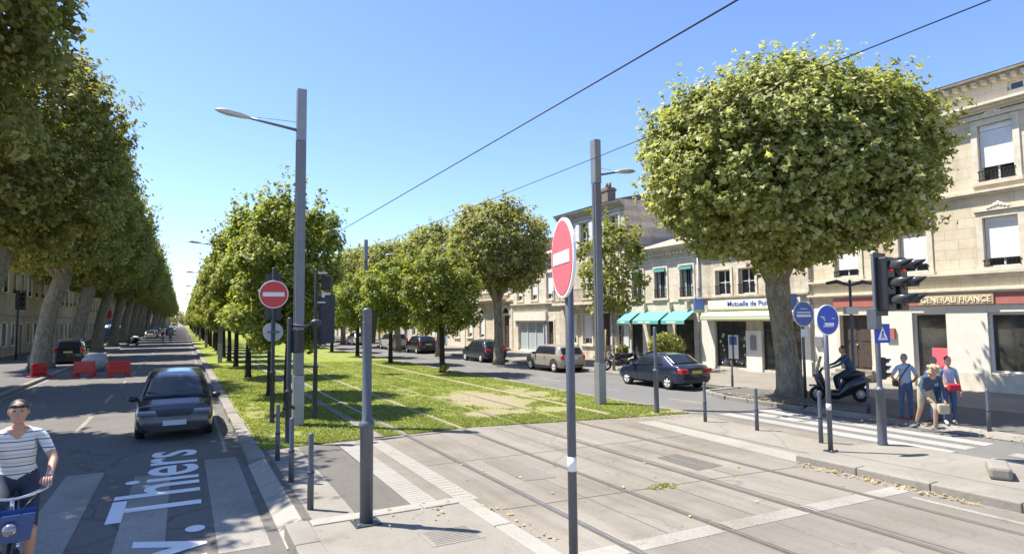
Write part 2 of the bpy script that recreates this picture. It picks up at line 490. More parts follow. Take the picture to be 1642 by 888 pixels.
# kerb extension by the crossing, with the dark asphalt path that runs along it
sheet('pavement', [(16.6, -25), (20.2, -25), (20.2, 13.2), (18.9, 17.0), (17.2, 17.0), (16.75, 15.5)], 0.0, 'sidewalk_dark')
sheet('pavement', [(20.2, -25), (25.2, -25), (25.2, 17.0), (18.9, 17.0), (20.2, 13.2)], 0.0, 'sidewalk')
sheet('plaza', [(1.56, -25), (12.9, -25), (12.9, 13.3), (6.5, 14.5), (1.5, 14.3)], 0.0, 'plaza')
# darker smooth asphalt of the crossing street nearest the camera, divided by the white line
sheet('plaza', [(3.9, -25), (10.05, -25), (10.05, 5.86), (3.9, 5.98)], 0.004, 'plaza_smooth')
# paving bands of the pedestrian crossing beside the bollards
sheet('crossing', [(1.62, 8.9), (2.2, 8.9), (2.25, 13.4), (1.62, 13.4)], 0.004, 'pave')
sheet('crossing', [(2.2, 8.75), (3.03, 8.75), (3.05, 14.2), (2.25, 14.2)], 0.004, 'plaza_dark')
def rib_band(name, x0, x1, y0, y1, step):
    mb = MB()
    mb.add([(x0, y0, .004), (x1, y0, .004), (x1, y1, .004), (x0, y1, .004)], [(0, 1, 2, 3)])
    y = y0 + .03
    while y < y1 - step * .5:
        mb.bx(x0 + .03, x1 - .02, y, y + step * .55, .0045, .0075); y += step
    return struct(name, mb, 'pave_band')
rib_band('crossing', 3.03, 3.42, 8.75, 14.1, .12)
rib_band('crossing', 3.7, 4.02, 8.75, 14.2, .16)
sheet('crossing', [(10.1, 8.0), (10.66, 8.0), (11.0, 12.9), (10.45, 13.0)], 0.004, 'pave_band')
sheet('crossing', [(10.9, 8.1), (12.2, 8.1), (12.6, 12.8), (11.1, 13.0)], 0.004, 'pave')
# painted white line across the tracks
mb = MB()
for x0, x1 in ((4.0, 4.62), (4.78, 6.1), (6.26, 7.64), (7.8, 9.06), (9.2, 10.0)):
    mb.add([(x0, 5.9 - .02 * (x0 - 4), .008), (x1, 5.9 - .02 * (x1 - 4), .008), (x1, 6.2 - .02 * (x1 - 4), .008), (x0, 6.2 - .02 * (x0 - 4), .008)], [(0, 1, 2, 3)])
struct('road_marking', mb, 'paint_worn')
mb = MB(); mb.add([(9.55, -6, .008), (9.66, -6, .008), (9.66, 5.6, .008), (9.55, 5.6, .008)], [(0, 1, 2, 3)])
struct('road_marking', mb, 'paint_worn')

# dropped kerb along the left road at the crossing, full kerb beside the grass
def kerb_run(name, xa, xb, y0, y1, ztop, zbot=-.2, length=1.0, seedv=1):
    r = random.Random(seedv); mb = MB(); y = y0
    while y < y1:
        L = length * r.uniform(.85, 1.15); e = min(y + L, y1)
        dz = r.uniform(-.008, .008); dx = r.uniform(-.012, .012)
        mb.bx(xa + dx, xb + dx, y + .006, e - .006, zbot, ztop + dz)
        y = e
    o = struct(name, mb, 'kerb')
    b = o.modifiers.new('bevel', 'BEVEL'); b.width = .018; b.segments = 2
    return o
kerb_run('kerb', 1.22, 1.52, 13.5, 70, .02, length=1.0)
kerb_run('kerb', 1.22, 1.52, 70, FAR, .02, length=18)
mb = MB(); r_ = random.Random(3); y = 8.3
while y < 13.5:
    e = min(13.5, y + r_.uniform(.7, .95))
    mb.add([(1.2, y + .008, RZ + .015), (1.5, y + .008, .004), (1.5, e - .008, .004), (1.2, e - .008, RZ + .015), (1.2, y + .008, -.2), (1.5, y + .008, -.2), (1.5, e - .008, -.2), (1.2, e - .008, -.2)],
           [(0, 1, 2, 3), (0, 4, 5, 1), (1, 5, 6, 2), (2, 6, 7, 3), (3, 7, 4, 0)])
    y = e
struct('kerb', mb, 'pave_band')
mb = MB(); mb.bx(1.5, 1.62, 8.7, 14.3, -.1, .006)
struct('kerb', mb, 'plaza_dark')
kerb_run('kerb', 12.62, 12.9, 13.3, 70, .0, length=1.0, seedv=5)
kerb_run('kerb', 12.62, 12.9, 70, FAR, .0, length=18)
kerb_run('kerb', 18.85, 19.1, 17.0, 80, .015, seedv=6)
kerb_run('kerb', 18.85, 19.1, 80, FAR, .015, length=18)
kerb_run('kerb', -6.35, -6.1, -20, 80, .015, seedv=8)
kerb_run('kerb', -6.35, -6.1, 80, FAR, .015, length=18)
def kerb_path(pts, w, ztop, mat='kerb', zbot=-.2, closed=False, seg=.9):
    """kerb stones along a polyline (left side of the travel direction is the outer face)"""
    mb = MB()
    for (x0, y0), (x1, y1) in zip(pts[:-1], pts[1:]):
        L = math.hypot(x1 - x0, y1 - y0); n = max(1, round(L / seg)); ux, uy = (x1 - x0) / L, (y1 - y0) / L
        for k in range(n):
            a = L * k / n + .006; e = L * (k + 1) / n - .006
            m = ((a + e) / 2)
            mb.box((x0 + ux * m + uy * w / 2, y0 + uy * m - ux * w / 2, (ztop + zbot) / 2), (e - a, w, ztop - zbot), Matrix.Rotation(math.atan2(uy, ux), 3, 'Z'))
    o = struct('kerb', mb, mat); b = o.modifiers.new('bevel', 'BEVEL'); b.width = .02; b.segments = 2
    return o
kerb_path([(18.95, 17.15), (17.15, 17.15), (16.6, 15.6), (16.45, 12.6)], .22, .015)
mb = MB(); mb.add([(16.28, 12.6, RZ + .012), (16.64, 12.6, .004), (16.64, -15, .004), (16.1, -15, RZ + .012)], [(0, 1, 2, 3)]); struct('kerb', mb, 'kerb')
# islands at both ends of the crossing (low raised platforms)
def island(poly, z, mat, kw=.26, ktop=None):
    mb = MB(); mb.prism(poly, -.2, z); struct('traffic_island', mb, mat)
island([(1.5, -20), (3.55, -20), (3.55, 8.45), (1.5, 8.45)], .075, 'concrete')
kerb_path([(1.22, -18), (1.22, 8.72)], .3, .09, 'kerb')
kerb_path([(1.525, 8.72), (3.8, 8.72)], .26, .09, 'pave_band')
kerb_path([(3.82, 8.71), (3.82, -18)], .26, .085, 'pave_band', seg=1.4)
island([(10.36, -20), (12.85, -20), (12.75, 7.6), (12.3, 7.95), (10.36, 7.95)], .125, 'concrete')
kerb_path([(10.1, -18), (10.1, 7.97)], .25, .14, 'concrete', seg=1.2)
# manhole cover let into the left island
mb = MB(); mb.bx(2.62, 3.3, 7.0, 7.55, .076, .08); struct('manhole_cover', mb, 'pave')
mb = MB()
for k in range(9): mb.bx(2.68, 3.24, 7.05 + k * .055, 7.075 + k * .055, .08, .084)
struct('manhole_cover', mb, 'kerb')

# tram rails: groove and head in the paving, rails between pale strips in the grass
RAILS = (4.70, 6.18, 7.72, 9.14)
mb = MB(); mh = MB(); mp_ = MB()
for x in RAILS:
    mb.add([(x - .05, -25, .0085), (x + .055, -25, .0085), (x + .055, 14.5, .0085), (x - .05, 14.5, .0085)], [(0, 1, 2, 3)])
    mh.bx(x - .04, x - .008, -25, FAR, -.05, .0135)
    mh.bx(x + .03, x + .045, -25, 14.6, -.05, .0125)
struct('tram_track', mb, 'rail_groove'); struct('tram_track', mh, 'steel')
for x, w in ((4.70, .06), (4.06, .11)): mp_.bx(x - w, x + w, 14.35, 140, -.1, .012 if x in RAILS else .03)
struct('tram_track', mp_, 'sidewalk')
mp_ = MB()
for x, w in ((6.18, .06), (10.6, .08)): mp_.bx(x - w, x + w, 14.35, 140, -.1, .012 if x in RAILS else .028)
struct('tram_track', mp_, 'dirt')
mb = MB()
for y in range(16, 60, 3):
    pass

# bitumen joints and old repair patches in the paving
mb = MB()
def joint(x0, y0, x1, y1, w=.012):
    dx, dy = x1 - x0, y1 - y0; L = math.hypot(dx, dy); nx, ny = -dy / L * w, dx / L * w
    mb.add([(x0 + nx, y0 + ny, .0062), (x1 + nx, y1 + ny, .0062), (x1 - nx, y1 - ny, .0062), (x0 - nx, y0 - ny, .0062)], [(0, 1, 2, 3)])
for x in (5.44, 6.95): joint(x, -20, x, 14.2, .007)
joint(4.08, 8.1, 10.05, 7.7); joint(4.08, 11.2, 10.3, 11.0); joint(8.4, 7.8, 8.42, 11.0); joint(4.0, 5.94, 10.0, 5.82, .015); joint(6.9, 2.0, 6.94, 5.8)
struct('paving_joint', mb, 'joint')
sheet('paving_patch', [(5.1, 9.3), (5.7, 9.25), (5.75, 10.9), (5.12, 10.95)], .005, 'plaza_smooth')
sheet('paving_patch', [(8.1, 8.4), (8.75, 8.45), (8.7, 9.6), (8.15, 9.55)], .005, 'plaza_dark')
sheet('paving_patch', [(6.5, 3.2), (7.3, 3.2), (7.28, 4.6), (6.52, 4.55)], .0052, 'plaza')

# lane markings
mb = MB()
def stripe(x0, x1, y0, y1, z=RZ + .004, sk=0.0): mb.add([(x0, y0, z), (x1, y0, z), (x1 + sk, y1, z), (x0 + sk, y1, z)], [(0, 1, 2, 3)])
for x in (12.98, 13.72, 14.48, 15.24): stripe(x, x + .44, 7.3, 13.4, sk=.06)
stripe(12.98, 13.2, 2.0, 7.2)
for x in (13.7, 14.6): stripe(x, x + .4, 3.6, 6.6)
struct('road_marking', mb, 'paint')
mb = MB()
for k in range(26): stripe(15.0, 15.11, 15.2 + k * 4.4, 17.0 + k * 4.4)
struct('road_marking', mb, 'paint_worn')
mb = MB()
stripe(.45, 1.05, 8.6, 14.5); stripe(-.72, -.14, 8.9, 13.6); stripe(-1.85, -1.25, 8.9, 14.3); stripe(-3.0, -2.4, 8.9, 14.2); stripe(-4.1, -3.5, 8.9, 14.2); stripe(-5.3, -4.7, 8.9, 14.2)
struct('road_marking', mb, 'paint_worn')
mb = MB()
for k in range(30): stripe(-2.45, -2.33, 20.0 + k * 6.5, 23.0 + k * 6.5)
stripe(-6.02, -5.9, 14.6, 200); stripe(.86, .93, 15.2, 200)
struct('road_marking', mb, 'paint_worn')

# street name lettered along the left road
def road_text():
    me0, c0 = text_mesh('Thiers', 'lettering', .0, .012)
    L0 = c0[:, 0].max() - c0[:, 0].min()
    bpy.data.meshes.remove(me0)
    me, co = text_mesh('Av. Thiers', 'lettering', .0, .012)
    s = 5.25 / L0
    hi = co[:, 1].max()
    x = (co[:, 0] - co[:, 0].max()) * s
    y = co[:, 1] / hi * 1.22
    out = np.stack([.30 - y, 15.85 + x, np.full(len(x), RZ + .009)], 1)
    me.vertices.foreach_set('co', out.ravel()); me.update()
    o = link('road_lettering', me); o['kind'] = 'structure'
road_text()

# grass lawn with bare patches
def bare(x, y):
    v = 0.0
    for cx, cy, rx, ry, w in ((9.0, 19.2, 1.5, 3.0, 1.2), (8.1, 16.4, 1.5, .8, 1.1), (11.3, 20.5, .7, 3.0, .9), (9.9, 16.0, .9, .6, .9), (2.1, 16.0, .6, .5, .6), (2.0, 20.5, .35, 2.0, .6), (12.2, 13.9, .9, .35, .9), (7.4, 23, .5, 2.0, .5)):
        d = ((x - cx) / rx) ** 2 + ((y - cy) / ry) ** 2
        v = np.maximum(v, w * np.clip(1.25 - d, 0, 1))
    return v
def vnoise(x, y, s, seed):
    """cheap value noise on numpy arrays"""
    xi = np.floor(x * s).astype(int); yi = np.floor(y * s).astype(int); fx = x * s - xi; fy = y * s - yi
    def h(a, b):
        n = (a * 374761393 + b * 668265263 + seed * 974711) & 0x7fffffff
        n = ((n ^ (n >> 13)) * 1274126177) & 0x7fffffff
        return (n % 10007) / 10007.0
    fx = fx * fx * (3 - 2 * fx); fy = fy * fy * (3 - 2 * fy)
    return (h(xi, yi) * (1 - fx) + h(xi + 1, yi) * fx) * (1 - fy) + (h(xi, yi + 1) * (1 - fx) + h(xi + 1, yi + 1) * fx) * fy
def front(x): return np.where(x < 6.5, 14.25 + (x - 1.5) * .05, 14.5 - (x - 6.5) * .19)
def lawn():
    xs = np.linspace(1.53, 12.62, 70)
    t = np.concatenate([np.linspace(0, 1, 120)[:-1] * 30, 30 + np.linspace(0, 1, 40)[:-1] ** 2 * 90, [120, FAR - 14.5]])
    X, T = np.meshgrid(xs, t)
    Y = front(X) + vnoise(X, X * 0, 2.2, 4) * .22 * np.exp(-T / .6) + T
    Z = .012 + (vnoise(X, Y, 1.1, 2) - .75) * .03 * (T < 80) - .004 - .02 * np.exp(-T / .12)
    n, m = X.shape
    me = bpy.data.meshes.new('lawn')
    vs_ = np.stack([X, Y, Z], -1).reshape(-1, 3)
    fs_ = [(i * m + j, i * m + j + 1, (i + 1) * m + j + 1, (i + 1) * m + j) for i in range(n - 1) for j in range(m - 1)]
    me.from_pydata(vs_.tolist(), [], fs_)
    me.polygons.foreach_set('use_smooth', [True] * len(fs_))
    at = me.attributes.new('bare', 'FLOAT', 'POINT')
    b = bare(vs_[:, 0], vs_[:, 1])
    at.data.foreach_set('value', b.astype(np.float32))
    m_, nt, bs = new_mat('lawn')
    an = nt.nodes.new('ShaderNodeAttribute'); an.attribute_name = 'bare'
    tc = nt.nodes.new('ShaderNodeTexCoord'); v = tc.outputs['Object']
    g = mixc(nt, ramp(nt, noise(nt, v, 1.1, 8, .7), .3, .7), (.20, .24, .05), (.30, .335, .085))
    g = mixc(nt, ramp(nt, noise(nt, v, 30, 3, .8), .35, .7), g, (.65, .68, .5), 'MULTIPLY')
    d = mixc(nt, ramp(nt, noise(nt, v, 9, 6, .7), .35, .7), (.25, .205, .135), (.34, .29, .205))
    ad = nt.nodes.new('ShaderNodeMath'); ad.operation = 'ADD'
    ns = nt.nodes.new('ShaderNodeMath'); ns.operation = 'MULTIPLY_ADD'; ns.inputs[1].default_value = 1.3; ns.inputs[2].default_value = -.65
    nt.links.new(noise(nt, v, 2.4, 8, .75), ns.inputs[0]); nt.links.new(an.outputs['Fac'], ad.inputs[0]); nt.links.new(ns.outputs[0], ad.inputs[1])
    c = mixc(nt, ramp(nt, ad.outputs[0], .15, 1.25), g, d)
    nt.links.new(c, bs.inputs['Base Color']); bs.inputs['Roughness'].default_value = .95; bs.inputs['Specular IOR Level'].default_value = .1
    bp = nt.nodes.new('ShaderNodeBump'); bp.inputs['Strength'].default_value = .8; bp.inputs['Distance'].default_value = .03
    nt.links.new(noise(nt, v, 26, 4, .8), bp.inputs['Height']); nt.links.new(bp.outputs[0], bs.inputs['Normal'])
    me.materials.append(m_)
    o = link('lawn', me); o['kind'] = 'structure'
lawn()
def grass_blades(n, seed, y1, hmin, hmax, region=None):
    g = np.random.default_rng(seed)
    x = g.uniform(1.56, 12.62, n); t = g.random(n) ** 1.6 * y1
    y = front(x) + t + .02
    if region: x, y = region(g, n)
    keep = np.ones(n, bool)
    if not region:
        b = bare(x, y) * .8 + (vnoise(x, y, 2.4, 9) - .5) * 1.1
        keep = b < g.uniform(.1, .6, n)
        for rx_ in RAILS: keep &= np.abs(x - rx_) > .1
        for rx_ in (4.06, 10.6): keep &= (np.abs(x - rx_) > .13) | (g.random(n) < .25)
    x, y = x[keep], y[keep]; n = len(x)
    a = g.uniform(0, 2 * PI, n); h = g.uniform(hmin, hmax, n) * (.7 + .6 * vnoise(x, y, 1.3, 5)); w = g.uniform(.012, .03, n)
    lx, ly = g.normal(0, .03, n), g.normal(0, .03, n)
    P = np.zeros((n, 3, 3))
    P[:, 0] = np.stack([x - np.cos(a) * w, y - np.sin(a) * w, np.full(n, .005)], -1)
    P[:, 1] = np.stack([x + np.cos(a) * w, y + np.sin(a) * w, np.full(n, .005)], -1)
    P[:, 2] = np.stack([x + lx, y + ly, h], -1)
    return P
def tris_obj(name, P, mat, parent=None):
    n, k = P.shape[:2]
    me = bpy.data.meshes.new(name)
    me.vertices.add(n * k); me.vertices.foreach_set('co', P.astype(np.float32).ravel())
    me.loops.add(n * k); me.loops.foreach_set('vertex_index', np.arange(n * k, dtype=np.int32))
    me.polygons.add(n); me.polygons.foreach_set('loop_start', np.arange(0, n * k, k, dtype=np.int32))
    me.materials.append(M[mat]); me.update(calc_edges=True)
    return link(name, me, parent)
o = tris_obj('grass', grass_blades(190000, 1, 28, .02, .055), 'grass_blade'); o['kind'] = 'stuff'
def tuft(g, n):
    r = np.sqrt(g.random(n)); a = g.uniform(0, 2 * PI, n)
    return 6.85 + r * np.cos(a) * .3, 7.9 + r * np.sin(a) * .16
o = tris_obj('weeds', grass_blades(170, 2, 1, .01, .024, tuft), 'grass_blade'); o['kind'] = 'stuff'
# dry fallen leaves swept along the kerbs
def litter():
    g = np.random.default_rng(5); pts = []
    def band(n, x0, y0, x1, y1, s, z):
        t = g.random(n); pts.append(np.stack([x0 + (x1 - x0) * t + g.normal(0, s, n), y0 + (y1 - y0) * t + g.normal(0, s, n), np.full(n, z)], -1))
    band(420, 17.0, 15.9, 16.5, 11.5, .25, .03); band(260, 18.3, 15.5, 18.8, 14.0, .5, .02); band(200, 9.97, 7.9, 9.97, 4.9, .06, .02)
    band(140, 18.7, 17.4, 18.7, 45, .25, RZ + .02); band(200, 1.05, 14, 1.08, 60, .12, RZ + .02); band(100, -3, 10, -3, 40, 2.5, RZ + .02)
    band(40, 6, 9, 7, 13, 2.2, .012); band(40, 3.95, 8.4, 4.0, 5.5, .1, .015); band(90, 12.4, 13.1, 10, 13.6, .25, .02); band(150, 16.2, 11, 15.9, 4, .3, .0)
    band(24, 2, 8.3, 3.4, 8.3, .2, .1); band(40, 7, 10, 11, 7, 1.6, .012)
    c = np.concatenate(pts); n = len(c)
    a = g.uniform(0, 2 * PI, n); s = g.uniform(.014, .042, n)
    P = np.zeros((n, 4, 3))
    for k in range(4):
        rr = s * (1.0 if k % 2 == 0 else .62)
        P[:, k] = c + np.stack([np.cos(a + k * PI / 2) * rr, np.sin(a + k * PI / 2) * rr, g.uniform(0, .02, n)], -1)
    o = tris_obj('fallen_leaves', P, 'litter'); o['kind'] = 'stuff'
litter()

# ------------------------------------------------------------------ trees
def leaves_mesh(name, P0, N, size, mat, seed, lobed=False, droop=.25):
    g = np.random.default_rng(seed + 100)
    n = len(P0)
    N = N / np.maximum(np.linalg.norm(N, axis=1, keepdims=True), 1e-6)
    A = g.normal(size=(n, 3)); A[:, 2] -= droop
    A -= N * (A * N).sum(1, keepdims=True); A /= np.maximum(np.linalg.norm(A, axis=1, keepdims=True), 1e-6)
    B = np.cross(N, A)
    s = size * g.uniform(.6, 1.35, (n, 1))
    if lobed: shape = ((0, -.5, 0), (.5, -.12, .2), (.17, .08, .07), (0, .58, -.06), (-.17, .08, .07), (-.5, -.12, .2))
    else: shape = ((0, -.5, 0), (.37, -.05, .17), (0, .55, -.03), (-.37, -.05, .17))
    k = len(shape)
    P = np.stack([P0 + (B * x + A * y + N * z) * s for x, y, z in shape], 1)
    me = bpy.data.meshes.new(name)
    me.vertices.add(n * k); me.vertices.foreach_set('co', P.astype(np.float32).ravel())
    me.loops.add(n * k); me.loops.foreach_set('vertex_index', np.arange(n * k, dtype=np.int32))
    me.polygons.add(n); me.polygons.foreach_set('loop_start', np.arange(0, n * k, k, dtype=np.int32))
    me.materials.append(M[mat]); me.update(calc_edges=True)
    return me

def crown_mesh(name, c, ax, n, size, mat, seed, nl=46, zmin=None, lobe=(.2, .34), sprigs=60, sprig=(.5, .5), up=.35, squareness=2.2, inner=.25, lobed=False, rough=.12, shell=0.0):
    """lobed crown: clumps of leaves set round a rounded body (c centre, ax half axes), plus sprigs that break its outline"""
    g = np.random.default_rng(seed)
    c = np.array(c, float); ax = np.array(ax, float)
    k = np.arange(nl) + .5
    ph = np.arccos(1 - 2 * k / nl); th = PI * (1 + 5 ** .5) * k
    D = np.stack([np.cos(th) * np.sin(ph), np.sin(th) * np.sin(ph), np.cos(ph)], -1)
    D += g.normal(0, rough, D.shape)
    q = (np.abs(D) ** squareness).sum(1, keepdims=True) ** (1 / squareness)
    D = D / q
    rad = g.uniform(.84 - rough, .94, (nl, 1))
    L = c + D * ax * rad
    lr = g.uniform(lobe[0], lobe[1], nl) * ax.mean()
    if zmin is not None:
        low = L[:, 2] < zmin + lr * .5
        L[low, 2] = zmin + lr[low] * g.uniform(.3, .7, low.sum())
    ni = int(n * inner)
    w = lr ** 2; w /= w.sum()
    idx = g.choice(nl, n - ni, p=w)
    d = g.normal(size=(n - ni, 3)); d /= np.linalg.norm(d, axis=1, keepdims=True)
    r = lr[idx] * g.random(n - ni) ** .38 * g.uniform(.85, 1.15, n - ni)
    P = L[idx] + d * r[:, None] * [1, 1, .85]
    di = g.normal(size=(ni, 3)); di /= np.linalg.norm(di, axis=1, keepdims=True)
    Pi = c + di * ax * (g.random((ni, 1)) ** .5) * .82
    P = np.concatenate([P, Pi]); d = np.concatenate([d, di])
    if shell:
        k_ = 13; ns = int(n * shell / k_); ds = g.normal(size=(ns, 3)); ds /= np.linalg.norm(ds, axis=1, keepdims=True)
        qs = (np.abs(ds) ** squareness).sum(1, keepdims=True) ** (1 / squareness)
        f = 5.0; und = .075 * np.sin(ds[:, :1] * f + 1.3 + ds[:, 2:] * 3) * np.cos(ds[:, 1:2] * f * .8 + seed) + .05 * np.sin(ds[:, 2:] * 7 + ds[:, :1] * 6 + seed)
        base = c + ds / qs * ax * (g.uniform(.66, .93, (ns, 1)) + und)
        di_ = ds * .7 + np.array([0, 0, .35]) + g.normal(0, .3, ds.shape)
        t = g.random((ns, k_, 1)); ln = g.uniform(.3, .95, (ns, 1, 1))
        S = base[:, None] + di_[:, None] * t * ln + g.normal(0, .085, (ns, k_, 3)) * (1.2 - .6 * t)
        P = np.concatenate([P, S.reshape(-1, 3)]); d = np.concatenate([d, np.repeat(ds, k_, 0)])
    if sprigs:
        m = 22
        sd = g.normal(size=(sprigs, 3)); sd[:, 2] = np.abs(sd[:, 2]) * 1.1 + .1; sd /= np.linalg.norm(sd, axis=1, keepdims=True)
        base = c + sd * ax * .88
        direc = sd * .6 + np.array([0, 0, up]) + g.normal(0, .25, sd.shape)
        ln = g.uniform(.35, 1.0, (sprigs, 1, 1)) * sprig[0] * 2
        t = g.random((sprigs, m, 1))
        S = base[:, None] + direc[:, None] * t * ln + g.normal(0, .09 * sprig[1], (sprigs, m, 3))
        P = np.concatenate([P, S.reshape(-1, 3)]); d = np.concatenate([d, np.repeat(sd, m, 0)])
    if zmin is not None:
        keep = P[:, 2] > zmin - g.random(len(P)) ** 2 * .5
        P = P[keep]; d = d[keep]
    out = (P - c) / ax
    N = d * .35 + out * .45 + g.normal(0, .55, P.shape) + np.array([0, 0, .75])
    return leaves_mesh(name, P, N, size, mat, seed, lobed)

def trunk_mesh(name, mat, path, radii, limbs, n=12, seed=0):
    """tapered bent trunk with root flare; limbs = list of (start_index, end point, r0)"""
    r = random.Random(seed); mb = MB()
    mb.tube(path, radii, n)
    for si, end, r0 in limbs:
        a = Vector(path[si]); e = Vector(end)
        mid = a.lerp(e, .45) + Vector((r.uniform(-.1, .1), r.uniform(-.1, .1), (e - a).length * .12))
        q3 = a.lerp(e, .75) + Vector((r.uniform(-.15, .15), r.uniform(-.15, .15), (e - a).length * .08))
        mb.tube([a, mid, q3, e], [r0, r0 * .72, r0 * .5, r0 * .25], 8)
        for _ in range(2):
            d = Vector((r.uniform(-1, 1), r.uniform(-1, 1), r.uniform(.2, 1))) * (e - a).length * .35
            mb.tube([mid, mid + d * .6, mid + d], [r0 * .4, r0 * .28, r0 * .12], 6)
    return mb.mesh(name, mat)

def ring_limbs(si, r, z, n, r0, seed, cx=0, cy=0):
    q = random.Random(seed)
    return [(si, (cx + math.cos(2 * PI * (k + q.random() * .5) / n) * r * q.uniform(.75, 1.1), cy + math.sin(2 * PI * (k + q.random() * .5) / n) * r * q.uniform(.75, 1.1), z * q.uniform(.9, 1.12)), r0 * q.uniform(.8, 1.1)) for k in range(n)]

def tree(name, label, cat, loc, rz, trunk, crown, group=None):
    t = thing(name, label, cat, loc, rz, group)
    link('trunk', trunk, t); link('crown', crown, t)
    return t

# the big pollarded plane by the right-hand crossing
tb = trunk_mesh('trunk', 'bark_plane', [(0, 0, -.15), (0, 0, .25), (-.08, .02, 1.2), (-.2, .05, 2.5), (-.28, .08, 3.6), (-.3, .1, 4.4)], [.64, .47, .375, .36, .41, .34],
                ring_limbs(4, 2.8, 7.4, 5, .26, 3, -.6, -1.2) + ring_limbs(5, 1.8, 9.0, 4, .24, 9, -.6, -1.4), 16)
cb = crown_mesh('crown', (-.5, -1.6, 7.5), (4.75, 3.7, 3.1), 52000, .175, 'leaf_plane', 21, nl=300, zmin=4.15, lobe=(.08, .17), sprigs=420, sprig=(.32, .45), squareness=2.35, inner=.2, lobed=True, rough=.13, shell=.75)
tree('plane_tree', 'big pollarded plane tree with broad rounded crown beside the right hand crossing', 'tree', (18.6, 14.75, 0), math.radians(-28), tb, cb)

# plane trees further along the right-hand side
tm = [trunk_mesh('trunk', 'bark_plane', [(0, 0, -.15), (0, 0, .3), (.05 * s, 0, 2.0), (.1 * s, .05, 3.6), (.1 * s, 0, 4.8)], [.42, .33, .27, .26, .2],
                 ring_limbs(3, 1.9, 6.4, 5, .17, 5 + s), 12, s) for s in (1, 2)]
cm = [crown_mesh('crown', (0, 0, 7.15), (3.15, 3.1, 2.8), 14000, .2, 'leaf_plane', 31, nl=52, shell=.6, zmin=4.5, lobe=(.2, .32), sprigs=60, sprig=(.45, .6), squareness=2.5),
      crown_mesh('crown', (.2, 0, 7.4), (3.7, 3.6, 3.3), 15000, .21, 'leaf_plane', 32, nl=52, shell=.6, zmin=4.6, lobe=(.2, .32), sprigs=60, sprig=(.5, .6), squareness=2.3)]
ys = [35.0, 45.5, 56, 66.5, 77, 87.5, 98, 109, 120, 132, 144, 157, 170, 184, 198, 214, 232, 252, 274, 298, 325, 355]
labs = ['plane tree with dark underside of crown standing between the beige car and the dark hatchback',
        'plane tree standing just beyond the dark hatchback on the right hand kerb',
        'plane tree on the right kerb beside the black car with the red tail lamps']
for i, y in enumerate(ys):
    lab = labs[i] if i < 3 else (ordinal(i) + ' plane tree along the right hand kerb, counted after the young staked tree' if i < 9 else 'far plane tree merging into the distant end of the right hand kerb row')
    tree('plane_tree', lab, 'tree', (17.55 + rng.uniform(-.25, .25), y, 0), rng.uniform(0, 6.28), tm[i % 2], cm[(i * 7 // 3) % 2], 'plane trees along the right hand kerb' if i >= 3 else None)

# the young tree tied to stakes
ty = trunk_mesh('trunk', 'bark_plane', [(0, 0, -.1), (0, 0, .5), (.03, 0, 2.5), (0, .05, 5.0), (0, 0, 6.8)], [.09, .075, .065, .05, .02],
                [(2, (1.0, .3, 4.5), .03), (2, (-.9, -.5, 4.4), .03), (3, (.7, -.7, 6.3), .025), (3, (-.6, .6, 6.4), .025)], 8)
cyng = crown_mesh('crown', (0, 0, 5.1), (1.75, 1.75, 2.5), 2600, .22, 'leaf_light', 41, nl=34, zmin=3.0, lobe=(.16, .34), sprigs=40, sprig=(.5, .7), inner=.15, up=.6)
t = tree('young_tree', 'young yellow green tree tied to wooden stakes beside the parked motorbikes', 'tree', (19.85, 26.4, 0), .4, ty, cyng)
for dx, dy in ((-.45, -.3), (.45, -.3), (0, .5)):
    MB().tube([(dx, dy, -.1), (dx * .9, dy * .9, 2.1)], .045, 8).build('stake', 'stake', t)

# long row of planes on the left
tl = [trunk_mesh('trunk', 'bark_plane', [(0, 0, -.15), (.02, 0, .35), (.12, .03, 1.8), (.38, .05, 3.6), (.75 + .15 * s, .05, 5.4), (.95 + .15 * s, 0, 7.2)], [.82, .6, .49, .46, .48, .36],
                 ring_limbs(4, 3.0, 9.2, 5, .28, 15 + s, .7) + ring_limbs(5, 2.0, 11.2, 4, .22, 25 + s, .8), 14, s) for s in (0, 1)]
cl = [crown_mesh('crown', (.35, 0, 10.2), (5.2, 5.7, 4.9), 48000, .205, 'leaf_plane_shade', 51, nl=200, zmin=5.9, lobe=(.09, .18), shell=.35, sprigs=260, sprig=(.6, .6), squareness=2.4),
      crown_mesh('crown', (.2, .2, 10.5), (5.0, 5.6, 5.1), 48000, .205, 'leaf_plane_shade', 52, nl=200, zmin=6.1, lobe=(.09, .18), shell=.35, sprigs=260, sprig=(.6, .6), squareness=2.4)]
yl = [17.8, 33, 47.8, 62, 77.5, 92.5, 107, 121, 135, 149, 163, 177, 192, 207, 223, 239, 256, 274, 293, 313, 334, 356, 380, 405, 432]
labs = {0: 'plane tree whose high crown fills the top left corner of the view', 1: 'thick leaning plane trunk at the left edge, crown reaching over the road',
        2: 'plane tree with leaning trunk behind the red barriers on the left', 3: 'plane tree standing just past the dark van parked behind the barriers', 4: 'plane tree in the left row, second trunk past the dark parked van'}
for i, y in enumerate(yl):
    lab = labs.get(i) or (ordinal(i - 3) + ' trunk of the left plane row past the dark parked van' if i < 11 else 'distant plane tree in the left row where the avenue narrows to its end')
    tree('plane_tree', lab, 'tree', (-7.7 + (rng.uniform(-.25, .25) if i > 3 else 0), y, 0), (0 if i % 2 else .25) if i < 8 else rng.choice((0, .2, -.2, PI)), tl[(i + 1) % 2], cl[(i + 1) % 2], 'plane trees in the long left row' if i >= 5 else None)

